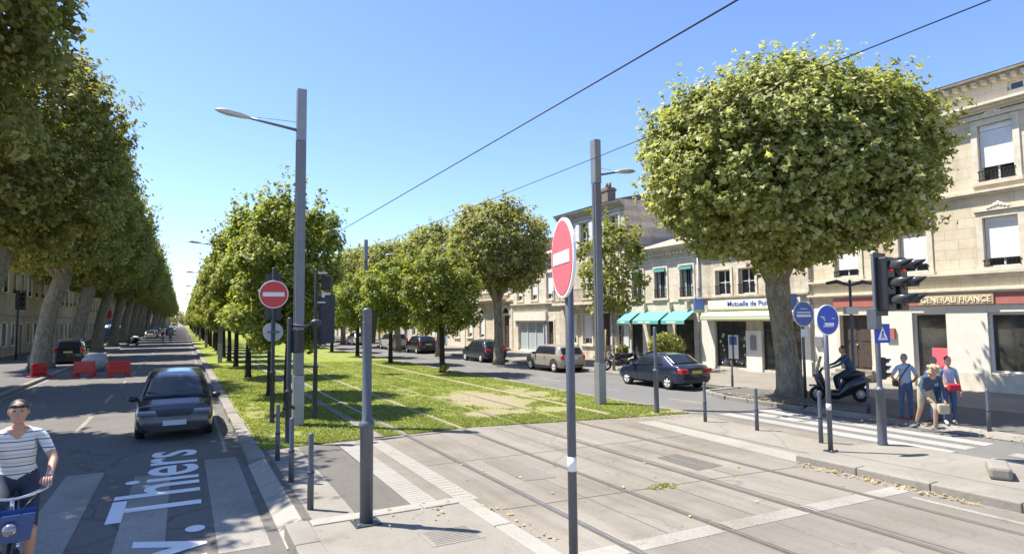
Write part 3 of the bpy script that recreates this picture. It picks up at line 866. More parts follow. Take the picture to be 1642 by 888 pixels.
# clipped hornbeams in two rows on the lawn
th = [trunk_mesh('trunk', 'bark_dark', [(0, 0, -.1), (0, 0, .15), (.02, 0, 1.2), (0, .03, 2.4), (0, 0, 4.6)], [.22, .15, .125, .115, .06],
                 ring_limbs(3, 1.0, 4.0, 5, .05, 61 + s), 10, s) for s in (0, 1)]
chl = [crown_mesh('crown', (0, 0, 4.75), (1.75, 1.85, 2.8), 22000, .15, 'leaf_horn', 71, nl=54, zmin=1.85, lobe=(.16, .28), sprigs=110, sprig=(.42, .35), squareness=3.0, up=1.3),
       crown_mesh('crown', (0, 0, 4.7), (1.8, 1.8, 2.75), 22000, .15, 'leaf_horn', 72, nl=54, zmin=1.8, lobe=(.16, .28), sprigs=110, sprig=(.42, .35), squareness=3.0, up=1.3)]
chr_ = [crown_mesh('crown', (0, 0, 4.1), (1.95, 1.95, 2.2), 15000, .155, 'leaf_horn', 81, nl=46, zmin=1.95, lobe=(.18, .3), sprigs=45, sprig=(.45, .45), squareness=2.6, up=.8),
        crown_mesh('crown', (0, 0, 4.2), (1.9, 1.95, 2.25), 15000, .155, 'leaf_horn', 82, nl=46, zmin=2.0, lobe=(.18, .3), sprigs=45, sprig=(.45, .45), squareness=2.6, up=.8)]
yl = [20.2, 24.6, 33.1, 41.3] + [47.6 + 6.4 * k for k in range(44)]
labs = ['tall hornbeam right behind the left lamp mast, nearest tree of the lawn', 'hornbeam with its trunk directly behind the left red no entry sign',
        'hornbeam on the lawn with bare dark trunk just left of the red no entry sign', 'second hornbeam to the left of the red no entry sign, by the kerb']
for i, y in enumerate(yl):
    lab = labs[i] if i < 4 else (ordinal(i - 3) + ' hornbeam beyond the pair standing left of the red no entry sign' if i < 12 else 'distant hornbeam in the left lawn row, one of a dense dwindling line')
    hb_ = tree('hornbeam_tree', lab, 'tree', (2.9 + rng.uniform(-.08, .08), y, 0), rng.uniform(0, 6.28), th[i % 2], chl[(i * 5 // 3) % 2], 'hornbeams in the left lawn row' if i >= 4 else None)
    if i < 2: hb_.scale = ((.84, .84, .86), (.94, .94, .93))[i]
yr = [30.0, 38.8, 47.6] + [56.4 + 8.8 * k for k in range(30)]
labs = ['rounded hornbeam with tuft at the trunk foot, nearest in the right lawn row', 'rounded hornbeam in the right lawn row, second from the open end', 'rounded hornbeam in the right lawn row with the grey mast just behind it']
for i, y in enumerate(yr):
    lab = labs[i] if i < 3 else (ordinal(i - 3) + ' hornbeam past the grey mast in the right lawn row' if i < 9 else 'far hornbeam of the right lawn row, half hidden among its neighbours')
    t = tree('hornbeam_tree', lab, 'tree', (11.7 + rng.uniform(-.08, .08), y, 0), rng.uniform(0, 6.28), th[i % 2], chr_[i % 2], 'hornbeams in the right lawn row' if i >= 3 else None)
    if i == 0:
        g = np.random.default_rng(3); P = g.normal(0, .09, (160, 3)) + [-.05, -.1, .3]
        link('sucker_shoots', leaves_mesh('sucker_shoots', P, g.normal(size=P.shape), .12, 'leaf_horn', 4), t)
# belt of trees that closes the far end of the avenue
me_far = crown_mesh('far_trees', (0, 0, 5.5), (55, 9, 6.5), 9000, 1.3, 'leaf_plane_shade', 91, nl=70, lobe=(.12, .2), sprigs=0)
o = link('far_trees', me_far, None, loc=(-6, 610, 0)); o['kind'] = 'stuff'

# ------------------------------------------------------------------ buildings
class House:
    """terrace house; local x = 0 is the facade, s gives the inward side, y runs along the street"""
    def __init__(self, name, label, xf, y0, y1, h, mat, s=1, cat='building', depth=9.0, group=None):
        self.t = thing(name, label, cat, (xf, y0, 0), 0, group)
        self.s, self.y0, self.W, self.h, self.mat, self.depth = s, y0, y1 - y0, h, mat, depth
        self.holes = []
    def hole(self, ya, yb, za, zb):
        self.holes.append((ya - self.y0, yb - self.y0, za, zb)); return self.holes[-1]
    def X(self, d): return self.s * d
    def bar(self, mb, d0, d1, ya, yb, za, zb): mb.bx(self.X(d0), self.X(d1), ya, yb, za, zb)
    def wall(self, reveal=.24):
        mb = MB(); s = self.s
        ys = sorted({0.0, self.W, *[v for h in self.holes for v in h[:2]]}); zs = sorted({-.15, self.h, *[v for h in self.holes for v in h[2:]]})
        ys = [v for v in ys if 0 <= v <= self.W]
        for a, b in zip(ys[:-1], ys[1:]):
            for c, d in zip(zs[:-1], zs[1:]):
                my, mz = (a + b) / 2, (c + d) / 2
                if any(h[0] < my < h[1] and h[2] < mz < h[3] for h in self.holes): continue
                mb.quad((0, a, c), (0, b, c), (0, b, d), (0, a, d))
        R = s * reveal
        for a, b, c, d in self.holes:
            mb.quad((0, a, c), (R, a, c), (R, a, d), (0, a, d)); mb.quad((0, b, c), (0, b, d), (R, b, d), (R, b, c))
            mb.quad((0, a, d), (R, a, d), (R, b, d), (0, b, d)); mb.quad((0, a, c), (0, b, c), (R, b, c), (R, a, c))
        D = s * self.depth
        mb.quad((0, 0, -.15), (D, 0, -.15), (D, 0, self.h), (0, 0, self.h)); mb.quad((0, self.W, -.15), (0, self.W, self.h), (D, self.W, self.h), (D, self.W, -.15))
        mb.quad((D, 0, -.15), (D, self.W, -.15), (D, self.W, self.h), (D, 0, self.h)); mb.quad((0, 0, self.h), (D, 0, self.h), (D, self.W, self.h), (0, self.W, self.h))
        me = mb.mesh('wall', self.mat)
        o = link('wall', me, self.t); return o
    def band(self, name, za, zb, proj, mat='trim', ya=None, yb=None, steps=1):
        mb = MB(); ya = 0 if ya is None else ya - self.y0; yb = self.W if yb is None else yb - self.y0
        for k in range(steps):
            q = (zb - za) / steps
            self.bar(mb, -proj * (k + 1) / steps, .03 - .004 * k, ya - .003 * k, yb + .003 * k, za + q * k, za + q * (k + 1) - .001)
        return mb.build(name, mat, self.t)
    def dentils(self, za, zb, proj, step=.42, w=.2, mat='trim'):
        mb = MB(); y = .1
        while y < self.W - .1: self.bar(mb, -proj, .02, y, y + w, za, zb); y += step
        return mb.build('dentils', mat, self.t)
    def window(self, ya, yb, za, zb, style='sash', surround=.16, mat='white_frame', surmat='trim', sill=True, panes=(2, 3), cover=.75, rail=False, keystone=False, valance=None, pane='glass', fw=.055):
        self.hole(ya, yb, za, zb)
        a, b, c, d = self.holes[-1]
        f = MB(); x0, x1 = .15, .2
        self.bar(f, x0, x1, a - .01, a + fw, c - .01, d + .01); self.bar(f, x0, x1, b - fw, b + .01, c - .01, d + .01)
        self.bar(f, x0 + .002, x1, a, b, c - .01, c + fw); self.bar(f, x0 + .002, x1, a, b, d - fw, d + .01)
        for k in range(1, panes[0]):
            y = a + (b - a) * k / panes[0]; self.bar(f, x0 + .004, x1, y - fw * .5, y + fw * .5, c, d)
        for k in range(1, panes[1]):
            z = c + (d - c) * k / panes[1]; self.bar(f, x0 + .01, x1 - .003, a, b, z - .018, z + .018)
        w = f.build('window', mat, self.t)
        g = MB(); self.bar(g, .185, .23, a, b, c, d); g.build('pane', pane, w)
        if style == 'blind':
            q = MB(); z1 = d - .02; z0 = c + (d - c) * (1 - cover); z = z0
            self.bar(q, .085, .13, a + .03, b - .03, d - .2, d - .01)
            while z < z1 - .2: self.bar(q, .10, .125, a + .02, b - .02, z, z + .052); z += .058
            q.build('roller_blind', 'blind', w)
        if style == 'shutter':
            q = MB()
            for e, m_ in ((a, -1), (b, 1)):
                y = e + m_ * .3; self.bar(q, -.05, -.015, y - .27, y + .27, c, d)
                z = c + .06
                while z < d - .06: self.bar(q, -.062, -.05, y - .22, y + .22, z, z + .035); z += .06
            q.build('shutter', 'blind', w)
        if style == 'curtain':
            q = MB(); self.bar(q, .176, .184, a + fw, a + (b - a) * .36, c + fw, d - fw); self.bar(q, .176, .184, b - (b - a) * .3, b - fw, c + fw, d - fw); q.build('curtain', 'curtain', w)
        if surround:
            q = MB(); s_ = surround
            self.bar(q, -.05, .02, a - s_, a - .004, c - .02, d + s_); self.bar(q, -.05, .02, b + .004, b + s_, c - .02, d + s_)
            self.bar(q, -.055, .02, a - .004, b + .004, d + .004, d + s_ - .003)
            if keystone:
                m_ = (a + b) / 2
                self.bar(q, -.12, .02, a - s_ - .06, b + s_ + .06, d + s_ + .02, d + s_ + .12)
                for k in range(-3, 4): q.ball((self.X(-.09), m_ + k * .1, d + s_ + .22 - abs(k) * .035), (.06, .075, .11 - abs(k) * .015), 8, 6)
            q.build('surround', surmat, w)
        if sill:
            q = MB(); self.bar(q, -.12, .1, a - surround - .05, b + surround + .05, c - .13, c - .005); q.build('sill', surmat, w)
        if rail:
            q = MB(); n = max(3, int((b - a) / .11)); zt = c + (rail if rail is not True else .5)
            for k in range(n + 1):
                y = a + (b - a) * k / n; self.bar(q, -.07, -.055, y - .008, y + .008, c + .03, zt)
            self.bar(q, -.08, -.045, a - .04, b + .04, zt, zt + .03); self.bar(q, -.075, -.05, a - .04, b + .04, c + .05, c + .07)
            for k in range(n):
                y = a + (b - a) * (k + .5) / n; q.tube([(self.X(-.062), y, c + .12), (self.X(-.062), y + .04, c + .22), (self.X(-.062), y, c + .32)], .007, 5)
            q.build('railing', 'iron', w)
        if valance:
            q = MB(); self.bar(q, -.16, .12, a, b, d - .22, d - .06); q.build('valance', valance, w)
        return w
    def door(self, ya, yb, za, zb, mat='door_wood', steps=0, surround=.16, surmat='trim'):
        self.hole(ya, yb, za, zb); a, b, c, d = self.holes[-1]
        q = MB(); self.bar(q, .2, .26, a, b, c, d)
        for k in range(2):
            for j in range(2):
                w_ = (b - a) / 2; self.bar(q, .18, .205, a + w_ * k + .08, a + w_ * (k + 1) - .08, c + .1 + j * (d - c) * .48, c + (d - c) * (.44 + j * .48))
        o = q.build('door', mat, self.t)
        h_ = MB(); h_.ball((self.X(.16), (a + b) / 2 + .07, c + 1.0), .035, 8, 6); h_.build('handle', 'chrome', o)
        if surround:
            q = MB(); s_ = surround
            self.bar(q, -.05, .02, a - s_, a - .004, 0, d + s_); self.bar(q, -.05, .02, b + .004, b + s_, 0, d + s_); self.bar(q, -.055, .02, a - .004, b + .004, d + .004, d + s_ - .003)
            q.build('surround', surmat, o)
        if steps:
            q = MB(); hz = za / steps
            for k in range(steps): self.bar(q, -.3 * (steps - k), -.3 * (steps - k - 1) + (.15 if k == steps - 1 else .001), a - .12, b + .12, 0, hz * (k + 1))
            q.build('step', 'concrete', self.t)
        return o
    def shopfront(self, ya, yb, za, zb, cols_=2, mat='dark_metal', pane='shop_glass', transom=None):
        self.hole(ya, yb, za, zb); a, b, c, d = self.holes[-1]
        f = MB(); w = .06
        self.bar(f, .12, .2, a - .01, a + w, c - .01, d); self.bar(f, .12, .2, b - w, b + .01, c - .01, d); self.bar(f, .122, .2, a, b, c - .01, c + w); self.bar(f, .122, .2, a, b, d - w, d + .01)
        for k in range(1, cols_):
            y = a + (b - a) * k / cols_; self.bar(f, .124, .2, y - w / 2, y + w / 2, c, d)
        if transom: self.bar(f, .126, .2, a, b, transom, transom + .06)
        o = f.build('shop_window', mat, self.t)
        g = MB(); self.bar(g, .185, .23, a, b, c, d); g.build('pane', pane, o)
        return o
    def roof(self, rise=1.5, over=.35, mat='roof', inset=0.0):
        mb = MB(); h = self.h + .004; D = self.depth
        a, b = -.02, self.W + .02
        mb.add([(self.X(-over), a, h), (self.X(-over), b, h), (self.X(D / 2), b, h + rise), (self.X(D / 2), a, h + rise), (self.X(D + .2), a, h), (self.X(D + .2), b, h)],
               [(0, 1, 2, 3), (3, 2, 5, 4), (0, 3, 4), (1, 5, 2), (0, 4, 5, 1)], False)
        return mb.build('roof', mat, self.t)
    def chimney(self, roof, ya, yb, d0, d1, z0, z1, pots=3):
        q = MB(); ya -= self.y0; yb -= self.y0
        self.bar(q, d0, d1, ya, yb, z0, z1); self.bar(q, d0 - .06, d1 + .06, ya - .06, yb + .06, z1 - .25, z1 - .1)
        for k in range(pots):
            y = ya + (yb - ya) * (k + .5) / pots; q.tube([(self.X((d0 + d1) / 2), y, z1), (self.X((d0 + d1) / 2), y, z1 + .4)], [.12, .1], 8)
        return q.build('chimney', 'chimney_brick', roof)
    def pipe(self, y, z1, mat='zinc'):
        q = MB(); y -= self.y0; q.tube([(self.X(-.09), y, 0), (self.X(-.09), y, z1)], .055, 8)
        for z in np.arange(.6, z1, 1.8): q.tube([(self.X(-.09), y, z), (self.X(-.09), y, z + .08)], .07, 8)
        return q.build('drainpipe', mat, self.t)

XF = 24.85
# three storey limestone corner building with the red insurance fascia
h = House('stone_building', 'three storey limestone building with red shop fascia at the right edge', XF, 2.0, 18.5, 11.0, 'limestone')
for yc in (4.3, 7.65, 11.0, 13.95, 16.7):
    h.window(yc - .53, yc + .53, 4.32, 6.05, 'blind', .2, keystone=True, cover=.82, rail=.22)
    h.window(yc - .53, yc + .53, 7.32, 9.33, 'blind', .2, keystone=True, cover=.86 if yc != 11.0 else .74, rail=.35)
for ya in (3.5, 6.6, 9.7, 12.8, 15.8): h.window(ya, ya + .85, 10.3, 10.62, 'sash', 0, sill=False, panes=(2, 1))
h.shopfront(8.9, 11.55, .67, 2.72, 1, 'white_frame'); h.shopfront(5.0, 7.9, .67, 2.72, 1, 'white_frame')
sw = h.shopfront(12.9, 14.1, .30, 2.75, 1, 'white_frame')
q = MB(); h.bar(q, .165, .18, 13.0 - 2.0, 13.55 - 2.0, .34, 1.45); q.build('poster', 'sign_red_faded', sw)
h.door(15.75, 17.1, .45, 2.7, steps=3)
h.wall(.3)
# white painted ground storey (proud of the stone), cut round the openings
q = MB()
segs = [(2.0, 5.0), (7.9, 8.9), (11.55, 12.9), (14.1, 15.75), (17.1, 18.5)]
for a, b in segs: h.bar(q, -.04, .01, a - 2 + .005, b - 2 - .005, .62, 3.02)
for a, b in ((5.0, 7.9), (8.9, 11.55), (12.9, 14.1), (15.75, 17.1)): h.bar(q, -.038, .01, a - 2, b - 2, 2.76, 3.018)
q.build('painted_wall', 'render_white', h.t)
q = MB()
for a, b in [(2.0, 12.9), (14.1, 15.75), (17.1, 18.5)]: h.bar(q, -.075, .01, a - 2 + .003, b - 2 - .003, 0, .615)
q.build('plinth', 'trim', h.t)
h.band('shop_fascia', 3.03, 3.42, .12, 'fascia_red', 2.1, 17.3)
h.band('string_course', 3.44, 3.6, .22, 'trim', steps=2)
h.band('string_course', 4.02, 4.18, .18, 'trim', steps=2)
h.band('string_course', 6.86, 7.02, .18, 'trim', steps=2)
h.band('frieze', 9.55, 9.72, .08, 'trim'); h.band('cornice', 9.76, 10.02, .45, 'trim', steps=3)
h.dentils(10.72, 10.86, .25, .3, .14); h.band('eave', 10.87, 11.0, .4, 'trim_weathered', steps=2)
h.roof(1.0, .42, 'roof')
q = MB(); h.bar(q, -.17, -.115, 11.28 - 2, 13.75 - 2, 3.05, 3.41); pan = q.build('sign_panel', 'fascia_tan', h.t)
text_obj('sign_lettering', 'GENERALI FRANCE', 'cream_letter', frame((-.18, 12.5 - 2, 3.23), (0, -1, 0), (0, 0, 1)), 2.3, .22, pan, .012, .012)
for z0, y0_ in ((1.75, 14.75), (1.35, 17.9)):
    q = MB(); h.bar(q, -.14, -.045, y0_ - 2, y0_ + .38 - 2, z0, z0 + .42); q.build('wall_box', 'fascia_red' if z0 > 1.5 else 'zinc', h.t)
q = MB(); h.bar(q, .11, .12, 9.2 - 2, 10.55 - 2, 1.45, 1.68); q.build('window_sticker', 'white_paint', h.t)
h.pipe(18.42, 9.8)

# two storey house with white bank-like insurance shopfront
h = House('shop_building', 'pale two storey building with white shop sign and green striped canopy behind the big plane', XF, 18.5, 25.3, 6.6, 'limestone_grey')
for yc in (20.2, 22.0, 23.55): h.window(yc - .5, yc + .5, 3.83, 5.12, 'sash', .14, panes=(2, 2), rail=.45, pane='glass')
a_ = h.shopfront(22.15, 24.2, .12, 2.45, 2, 'dark_metal', transom=2.0)
b_ = h.shopfront(19.0, 21.2, .12, 2.45, 2, 'dark_metal', transom=2.0)
h.wall(.3)
q = MB(); q2 = MB(); q3 = MB(); r_ = random.Random(4)
for k in range(30):
    e = r_.random(); y, z = ((22.25 + r_.random() * .25 - 18.5, .3 + r_.random() * 1.5) if k % 3 == 0 else (23.75 + r_.random() * .3 - 18.5, .3 + r_.random() * 1.5) if k % 3 == 1 else (22.3 + r_.random() * 1.7 - 18.5, .22 + r_.random() * .22))
    (q if k % 4 else q2).lathe([(r_.uniform(.05, .085), 0), (.001, .004)], (.178, y, z), (-1, 0, 0), 12)
q.build('window_dots', 'sign_cream', a_); q2.build('window_dots', 'sign_blue_pale', a_)
q3.bx(.165, .18, 22.85 - 18.5, 23.5 - 18.5, .55, 1.75); q3.build('poster', 'white_paint', a_)
q = MB(); q.bx(.155, .166, 22.93 - 18.5, 23.42 - 18.5, 1.25, 1.68); q.build('poster', 'sign_blue_pale', a_)
for a, b, c in ((.02, .5, 2.95), (2.703, 3.647, 2.0), (5.703, 6.78, 2.95)):
    q = MB(); h.bar(q, -.06, .01, a, b, 0, c); q.build('painted_pier', 'render_white', h.t)
q = MB(); h.bar(q, -.16, -.06, 21.5 - 18.5, 21.8 - 18.5, 1.05, 1.75); q.build('cash_machine', 'zinc', h.t)
h.band('shop_fascia', 3.03, 3.55, .16, 'sign_cream', 18.9, 24.5)
q = MB(); h.bar(q, -.172, -.158, 18.9 - 18.5, 24.5 - 18.5, 3.04, 3.12); q.build('sign_stripe', 'green_stripe', h.t)
text_obj('sign_lettering', 'Mutuelle de Poitiers', 'text_blue', frame((-.168, 21.6 - 18.5, 3.34), (0, -1, 0), (0, 0, 1)), 3.1, .27, h.t, .008, .01)
q = MB(); a, b = 18.9 - 18.5, 24.5 - 18.5
q.add([(-.05, a, 2.98), (-.05, b, 2.98), (-.75, b, 2.75), (-.75, a, 2.75), (-.05, a, 2.95), (-.05, b, 2.95), (-.75, b, 2.72), (-.75, a, 2.72)], [(0, 1, 2, 3), (4, 7, 6, 5), (0, 3, 7, 4), (1, 5, 6, 2), (0, 4, 5, 1), (2, 6, 7, 3)])
q.bx(-.77, -.745, a, b, 2.52, 2.75)
aw = q.build('canopy', 'sign_cream', h.t)
q = MB(); q.bx(-.776, -.768, a, b, 2.53, 2.61); q.bx(-.776, -.768, a, b, 2.68, 2.72); q.build('canopy_stripe', 'green_stripe', aw)
q = MB(); q.bx(-.85, -.17, 24.75 - 18.5, 24.87 - 18.5, 3.02, 3.66); sg = q.build('projecting_sign', 'sign_blue_pale', h.t)
q = MB(); q.bx(-.84, -.18, 24.74 - 18.5, 24.88 - 18.5, 2.92, 3.08); q.build('sign_stripe', 'green_stripe', sg)
q = MB(); q.bx(-.8, -.15, 19.1 - 18.5, 19.2 - 18.5, 3.0, 3.7); q.build('projecting_sign', 'sign_blue_pale', h.t)
h.band('string_course', 3.6, 3.76, .14, 'trim_weathered', steps=2); h.band('frieze', 5.9, 6.1, .06, 'trim_weathered'); h.band('cornice', 6.25, 6.6, .4, 'trim_weathered', steps=3)
h.roof(1.3, .45, 'roof'); h.pipe(25.22, 6.2)

# two storey house with turquoise awnings
h = House('awning_house', 'two storey stone house with three turquoise awnings over its shop', XF, 25.3, 31.6, 6.75, 'limestone_pale')
for yc in (26.2, 28.35, 30.45): h.window(yc - .5, yc + .5, 3.83, 5.58, 'curtain', .15, rail=.5, valance='turquoise', panes=(2, 2), mat='grey_metal')
h.shopfront(25.75, 27.25, .35, 2.55, 1, 'dark_metal'); h.shopfront(27.9, 29.5, .12, 2.55, 2, 'dark_metal'); h.shopfront(30.1, 31.2, .35, 2.55, 1, 'dark_metal')
h.wall(.3)
for k, (ya, yb) in enumerate(((25.6, 27.45), (27.7, 30.0), (30.3, 31.5))):
    a, b = ya - 25.3, yb - 25.3
    q = MB(); za, zb, pr = 3.05, 2.52, .85
    q.add([(-.04, a, za), (-.04, b, za), (-pr, b, zb), (-pr, a, zb), (-.04, a, za - .03), (-.04, b, za - .03), (-pr, b, zb - .03), (-pr, a, zb - .03)], [(0, 1, 2, 3), (4, 7, 6, 5), (0, 3, 7, 4), (1, 5, 6, 2), (0, 4, 5, 1)])
    q.add([(-pr, a, zb), (-pr, b, zb), (-pr - .01, b, zb - .2), (-pr - .01, a, zb - .2), (-pr + .02, a, zb), (-pr + .02, b, zb), (-pr + .01, b, zb - .2), (-pr + .01, a, zb - .2)], [(0, 1, 2, 3), (4, 7, 6, 5), (3, 2, 6, 7), (0, 3, 7, 4), (1, 5, 6, 2)])
    aw = q.build('awning', 'turquoise', h.t)
    q = MB(); w_ = (b - a)
    for e, n in ((.3, .2), (.55, .22)) if k == 1 else ((.35, .4),):
        q.bx(-pr - .018, -pr - .011, a + w_ * e, a + w_ * (e + n), zb - .14, zb - .06)
    q.build('awning_lettering', 'white_paint', aw)
    q = MB(); q.tube([(-.03, a + .1, 2.2), (-pr + .03, a + .1, zb - .05)], .012, 6); q.tube([(-.03, b - .1, 2.2), (-pr + .03, b - .1, zb - .05)], .012, 6); q.build('awning_arm', 'iron', aw)
q = MB()
for y in (26.1, 27.5, 29.75, 31.4):
    q.bx(-.22, .01, y - 25.3 - .09, y - 25.3 + .09, 3.12, 3.55)
q.build('bracket', 'trim', h.t)
h.band('string_course', 3.56, 3.7, .045, 'trim'); h.band('frieze', 5.98, 6.1, .05, 'trim'); h.dentils(6.3, 6.42, .22, .3, .14); h.band('cornice', 6.44, 6.75, .42, 'trim', steps=3)
h.roof(1.4, .48, 'roof')

# three storey house with chimney and balcony
h = House('tall_house', 'three storey grey stone house with twin chimney stacks and iron balcony', XF, 31.6, 39.6, 10.3, 'limestone_grey')
for yc in (32.7, 36.1, 38.6): h.window(yc - .48, yc + .48, 7.7, 9.4, 'sash' if yc != 36.1 else 'shutter', .18, rail=.35, panes=(2, 3))
for yc in (32.7, 35.9, 38.5): h.window(yc - .5, yc + .5, 4.1, 6.6, 'blind', .18, cover=.9)
h.door(33.2, 34.4, .4, 3.0, steps=2); h.window(35.4, 36.5, .9, 2.9, 'blind', .16, cover=.8); h.window(37.3, 38.4, .9, 2.9, 'blind', .16, cover=.8); h.window(31.95, 32.7, .9, 2.9, 'shutter', .1)
h.wall(.26)
q = MB(); h.bar(q, -.9, .03, .3, 7.6, 3.62, 3.8)
for y in (.6, 2.6, 4.6, 7.0): h.bar(q, -.6, .02, y, y + .22, 3.3, 3.618)
bal = q.build('balcony', 'trim', h.t)
q = MB(); y = .34
while y < 7.6: q.bx(-.87, -.855, y, y + .015, 3.8, 4.65); y += .11
q.bx(-.89, -.84, .3, 7.6, 4.65, 4.69); q.bx(-.88, -.845, .3, 7.6, 3.88, 3.9); q.build('railing', 'iron', bal)
h.band('string_course', 7.42, 7.6, .22, 'trim_weathered', steps=2); h.band('frieze', 9.6, 9.75, .06, 'trim_weathered'); h.band('cornice', 9.9, 10.3, .4, 'trim_weathered', steps=3)
rf = h.roof(1.1, .45, 'slate'); h.chimney(rf, 36.0, 36.75, 2.0, 2.7, 10.2, 12.1, 2); h.chimney(rf, 36.95, 37.6, 2.0, 2.7, 10.2, 11.8, 2)

# white-fronted shop
h = House('white_shop', 'two storey house with plain white shop fascia and frosted glass front', XF, 39.6, 47.0, 7.6, 'limestone_pale')
for yc in (40.9, 43.3, 45.7): h.window(yc - .5, yc + .5, 4.2, 6.2, 'blind', .16, cover=.8)
h.shopfront(42.0, 46.1, .12, 2.45, 3, 'white_frame', pane='curtain'); h.door(40.4, 41.4, .15, 2.5, steps=1)
h.wall(.3); h.band('shop_fascia', 2.55, 3.25, .2, 'render_white', 41.3, 46.6); h.band('string_course', 3.75, 3.95, .25, 'trim', steps=2); h.band('cornice', 7.2, 7.6, .4, 'trim', steps=3); h.roof(1.3, .45)
q = MB(); h.bar(q, -.1, .01, 41.6 - 39.6, 41.75 - 39.6, .1, 2.4); q.build('shop_banner', 'sign_blue_pale', h.t)
# arched house
h = House('arched_house', 'ornate stone house with twin arched windows and tall arched doorway', XF, 47.0, 57.5, 8.6, 'limestone')
for yc in (50.0, 53.2): h.window(yc - .55, yc + .55, 1.0, 3.0, 'blind', .22, cover=.85)
h.door(47.6, 48.9, .2, 3.0, 'door_wood', 1, .2)
for yc in (48.4, 51.5, 55.0): h.window(yc - .55, yc + .55, 4.9, 7.0, 'shutter', .18, keystone=True)
h.window(55.4, 56.5, 1.0, 2.9, 'blind', .2, cover=.8)
h.wall(.26)
for yc, r0 in ((50.0, .55), (53.2, .55), (48.25, .65)):
    q = MB(); n = 12
    for k in range(n):
        t0, t1 = PI * k / n, PI * (k + 1) / n; tm_ = (t0 + t1) / 2
        q.box((-.03, yc - 47 + math.cos(tm_) * (r0 + .12), 3.02 + math.sin(tm_) * (r0 + .12)), (.14, .2, .24), Matrix.Rotation(tm_ - PI / 2, 3, 'X'))
    q.build('arch_stones', 'trim', h.t)
    q = MB(); q.add([(-.012, yc - 47 + math.cos(PI * k / 12) * r0, 3.02 + math.sin(PI * k / 12) * r0) for k in range(13)], [tuple(range(13))]); q.build('fanlight', 'glass', h.t)
for a in (.02, 10.1):
    q = MB(); h.bar(q, -.03, .015, a + .02, a + .36, .1, 4.1)
    for k in range(14): h.bar(q, -.05, .014, a, a + .38, .3 + k * .27, .53 + k * .27)
    q.build('quoin_stones', 'trim', h.t)
h.band('string_course', 4.1, 4.35, .3, 'trim', steps=2)
q = MB(); h.bar(q, -.7, .03, 1.0, 6.5, 4.36, 4.5); y = 1.0
while y < 6.5: q.lathe([(.05, 0), (.08, .12), (.04, .3), (.06, .5)], (-.6, y + .1, 4.5), (0, 0, 1), 8); y += .24
q.bx(-.7, -.5, 1.0, 6.6, 5.0, 5.12); q.build('balustrade', 'trim', h.t)
h.band('cornice', 8.2, 8.6, .45, 'trim', steps=3); h.roof(1.4, .5)

# the rest of the terrace, seen in slivers between the trees
def plain_house(xf, y0, y1, ht, mat, s, label, floors=2, roofmat='roof', shop=None, chim=True, group=None, name='terrace_house'):
    h = House(name, label, xf, y0, y1, ht, mat, s, group=group)
    n = max(2, int((y1 - y0) / 2.9)); st = (y1 - y0) / n; q = random.Random(int(y0 * 10))
    for f in range(floors):
        z0 = .9 if f == 0 else 1.1 + f * (ht - .9) / floors
        for k in range(n):
            yc = y0 + st * (k + .5)
            if f == 0 and k == n // 2: h.door(yc - .55, yc + .55, .15, 2.7, q.choice(('door_wood', 'dark_metal', 'blue_paint')), 1)
            elif f == 0: h.window(yc - .6, yc + .6, .9, 2.8, q.choice(('blind', 'sash', 'shutter')), .14, cover=q.uniform(.4, 1))
            else: h.window(yc - .5, yc + .5, z0, min(z0 + 1.9, ht - .8), q.choice(('blind', 'sash', 'shutter')), .14, cover=q.uniform(.4, 1), rail=.4)
    h.wall(.24)
    if shop:
        mb = MB(); h.bar(mb, -.12, -.06, .3, y1 - y0 - .3, .1, 3.4); mb.build('shop_fascia', shop, h.t)
    h.band('string_course', 3.4 if floors == 2 else 3.2, 3.58 if floors == 2 else 3.38, .16, 'trim_weathered', steps=2)
    h.band('cornice', ht - .4, ht, .38, 'trim_weathered', steps=3)
    rf = h.roof(1.4, .45, roofmat)
    if chim: h.chimney(rf, y0 + .3, y0 + 1.6, 3.0, 3.7, ht + .4, ht + 2.4, 3)
    return h
y = 57.5
mats = ['limestone_pale', 'limestone_grey', 'limestone_warm', 'limestone']
desc = ['pale stone terrace house on the right glimpsed between hornbeam crowns', 'grey stone terrace house with blinds on the right, past the ornate arched house']
hs = [7.0, 9.6, 6.8, 9.2, 7.2, 12.0, 7.0, 9.0, 7.4, 6.8]
for i in range(10):
    w_ = 10.5 + (i * 37 % 5)
    lab = desc[i] if i < 2 else (ordinal(i) + ' house after the arched house in the right terrace, mostly behind trees' if i != 5 else 'tall house with roof and chimneys rising above the far trees')
    plain_house(XF, y, y + w_, hs[i], mats[i % 4], 1, lab, 3 if hs[i] > 8.5 else 2, 'slate' if i == 5 else 'roof')
    y += w_
plain_house(XF, y, y + 60, 7.5, 'limestone_pale', 1, 'far end of the right hand terrace, low pale houses in the distance')
y += 60
plain_house(XF, y, y + 90, 8.0, 'limestone_grey', 1, 'most distant houses on the right where the avenue vanishes')

y = 58.0
mats = ['limestone_warm', 'limestone_grey', 'limestone_warm', 'limestone_grey', 'limestone_warm', 'limestone_grey']
XL = -13.2
ll = ['sandy stone corner house with tall windows behind the leaning trunks on the left', 'grey stone house on the left seen between the second and third trunks', 'warm stone house on the left half hidden by plane trunks',
      'grey stone house with shaded front just before the blue shopfront', 'house just before the blue shopfront on the left pavement', 'house with bright blue shopfront on the left pavement', 'house just past the blue shopfront, behind parked scooters',
      'second house past the blue shopfront on the left', 'third house past the blue shopfront on the left']
wl = [28, 16, 14, 14, 12, 24, 16, 18, 18]; hs = [9.5, 8.6, 9.0, 7.8, 8.5, 7.2, 9.4, 7.8, 8.8]
for i in range(9):
    plain_house(XL, y, y + wl[i], hs[i], mats[i % 6], -1, ll[i], 2, 'roof', 'blue_paint' if i == 5 else None)
    y += wl[i]
plain_house(XL, y, y + 70, 8.0, 'limestone_warm', -1, 'long pale terrace on the left in the far distance')
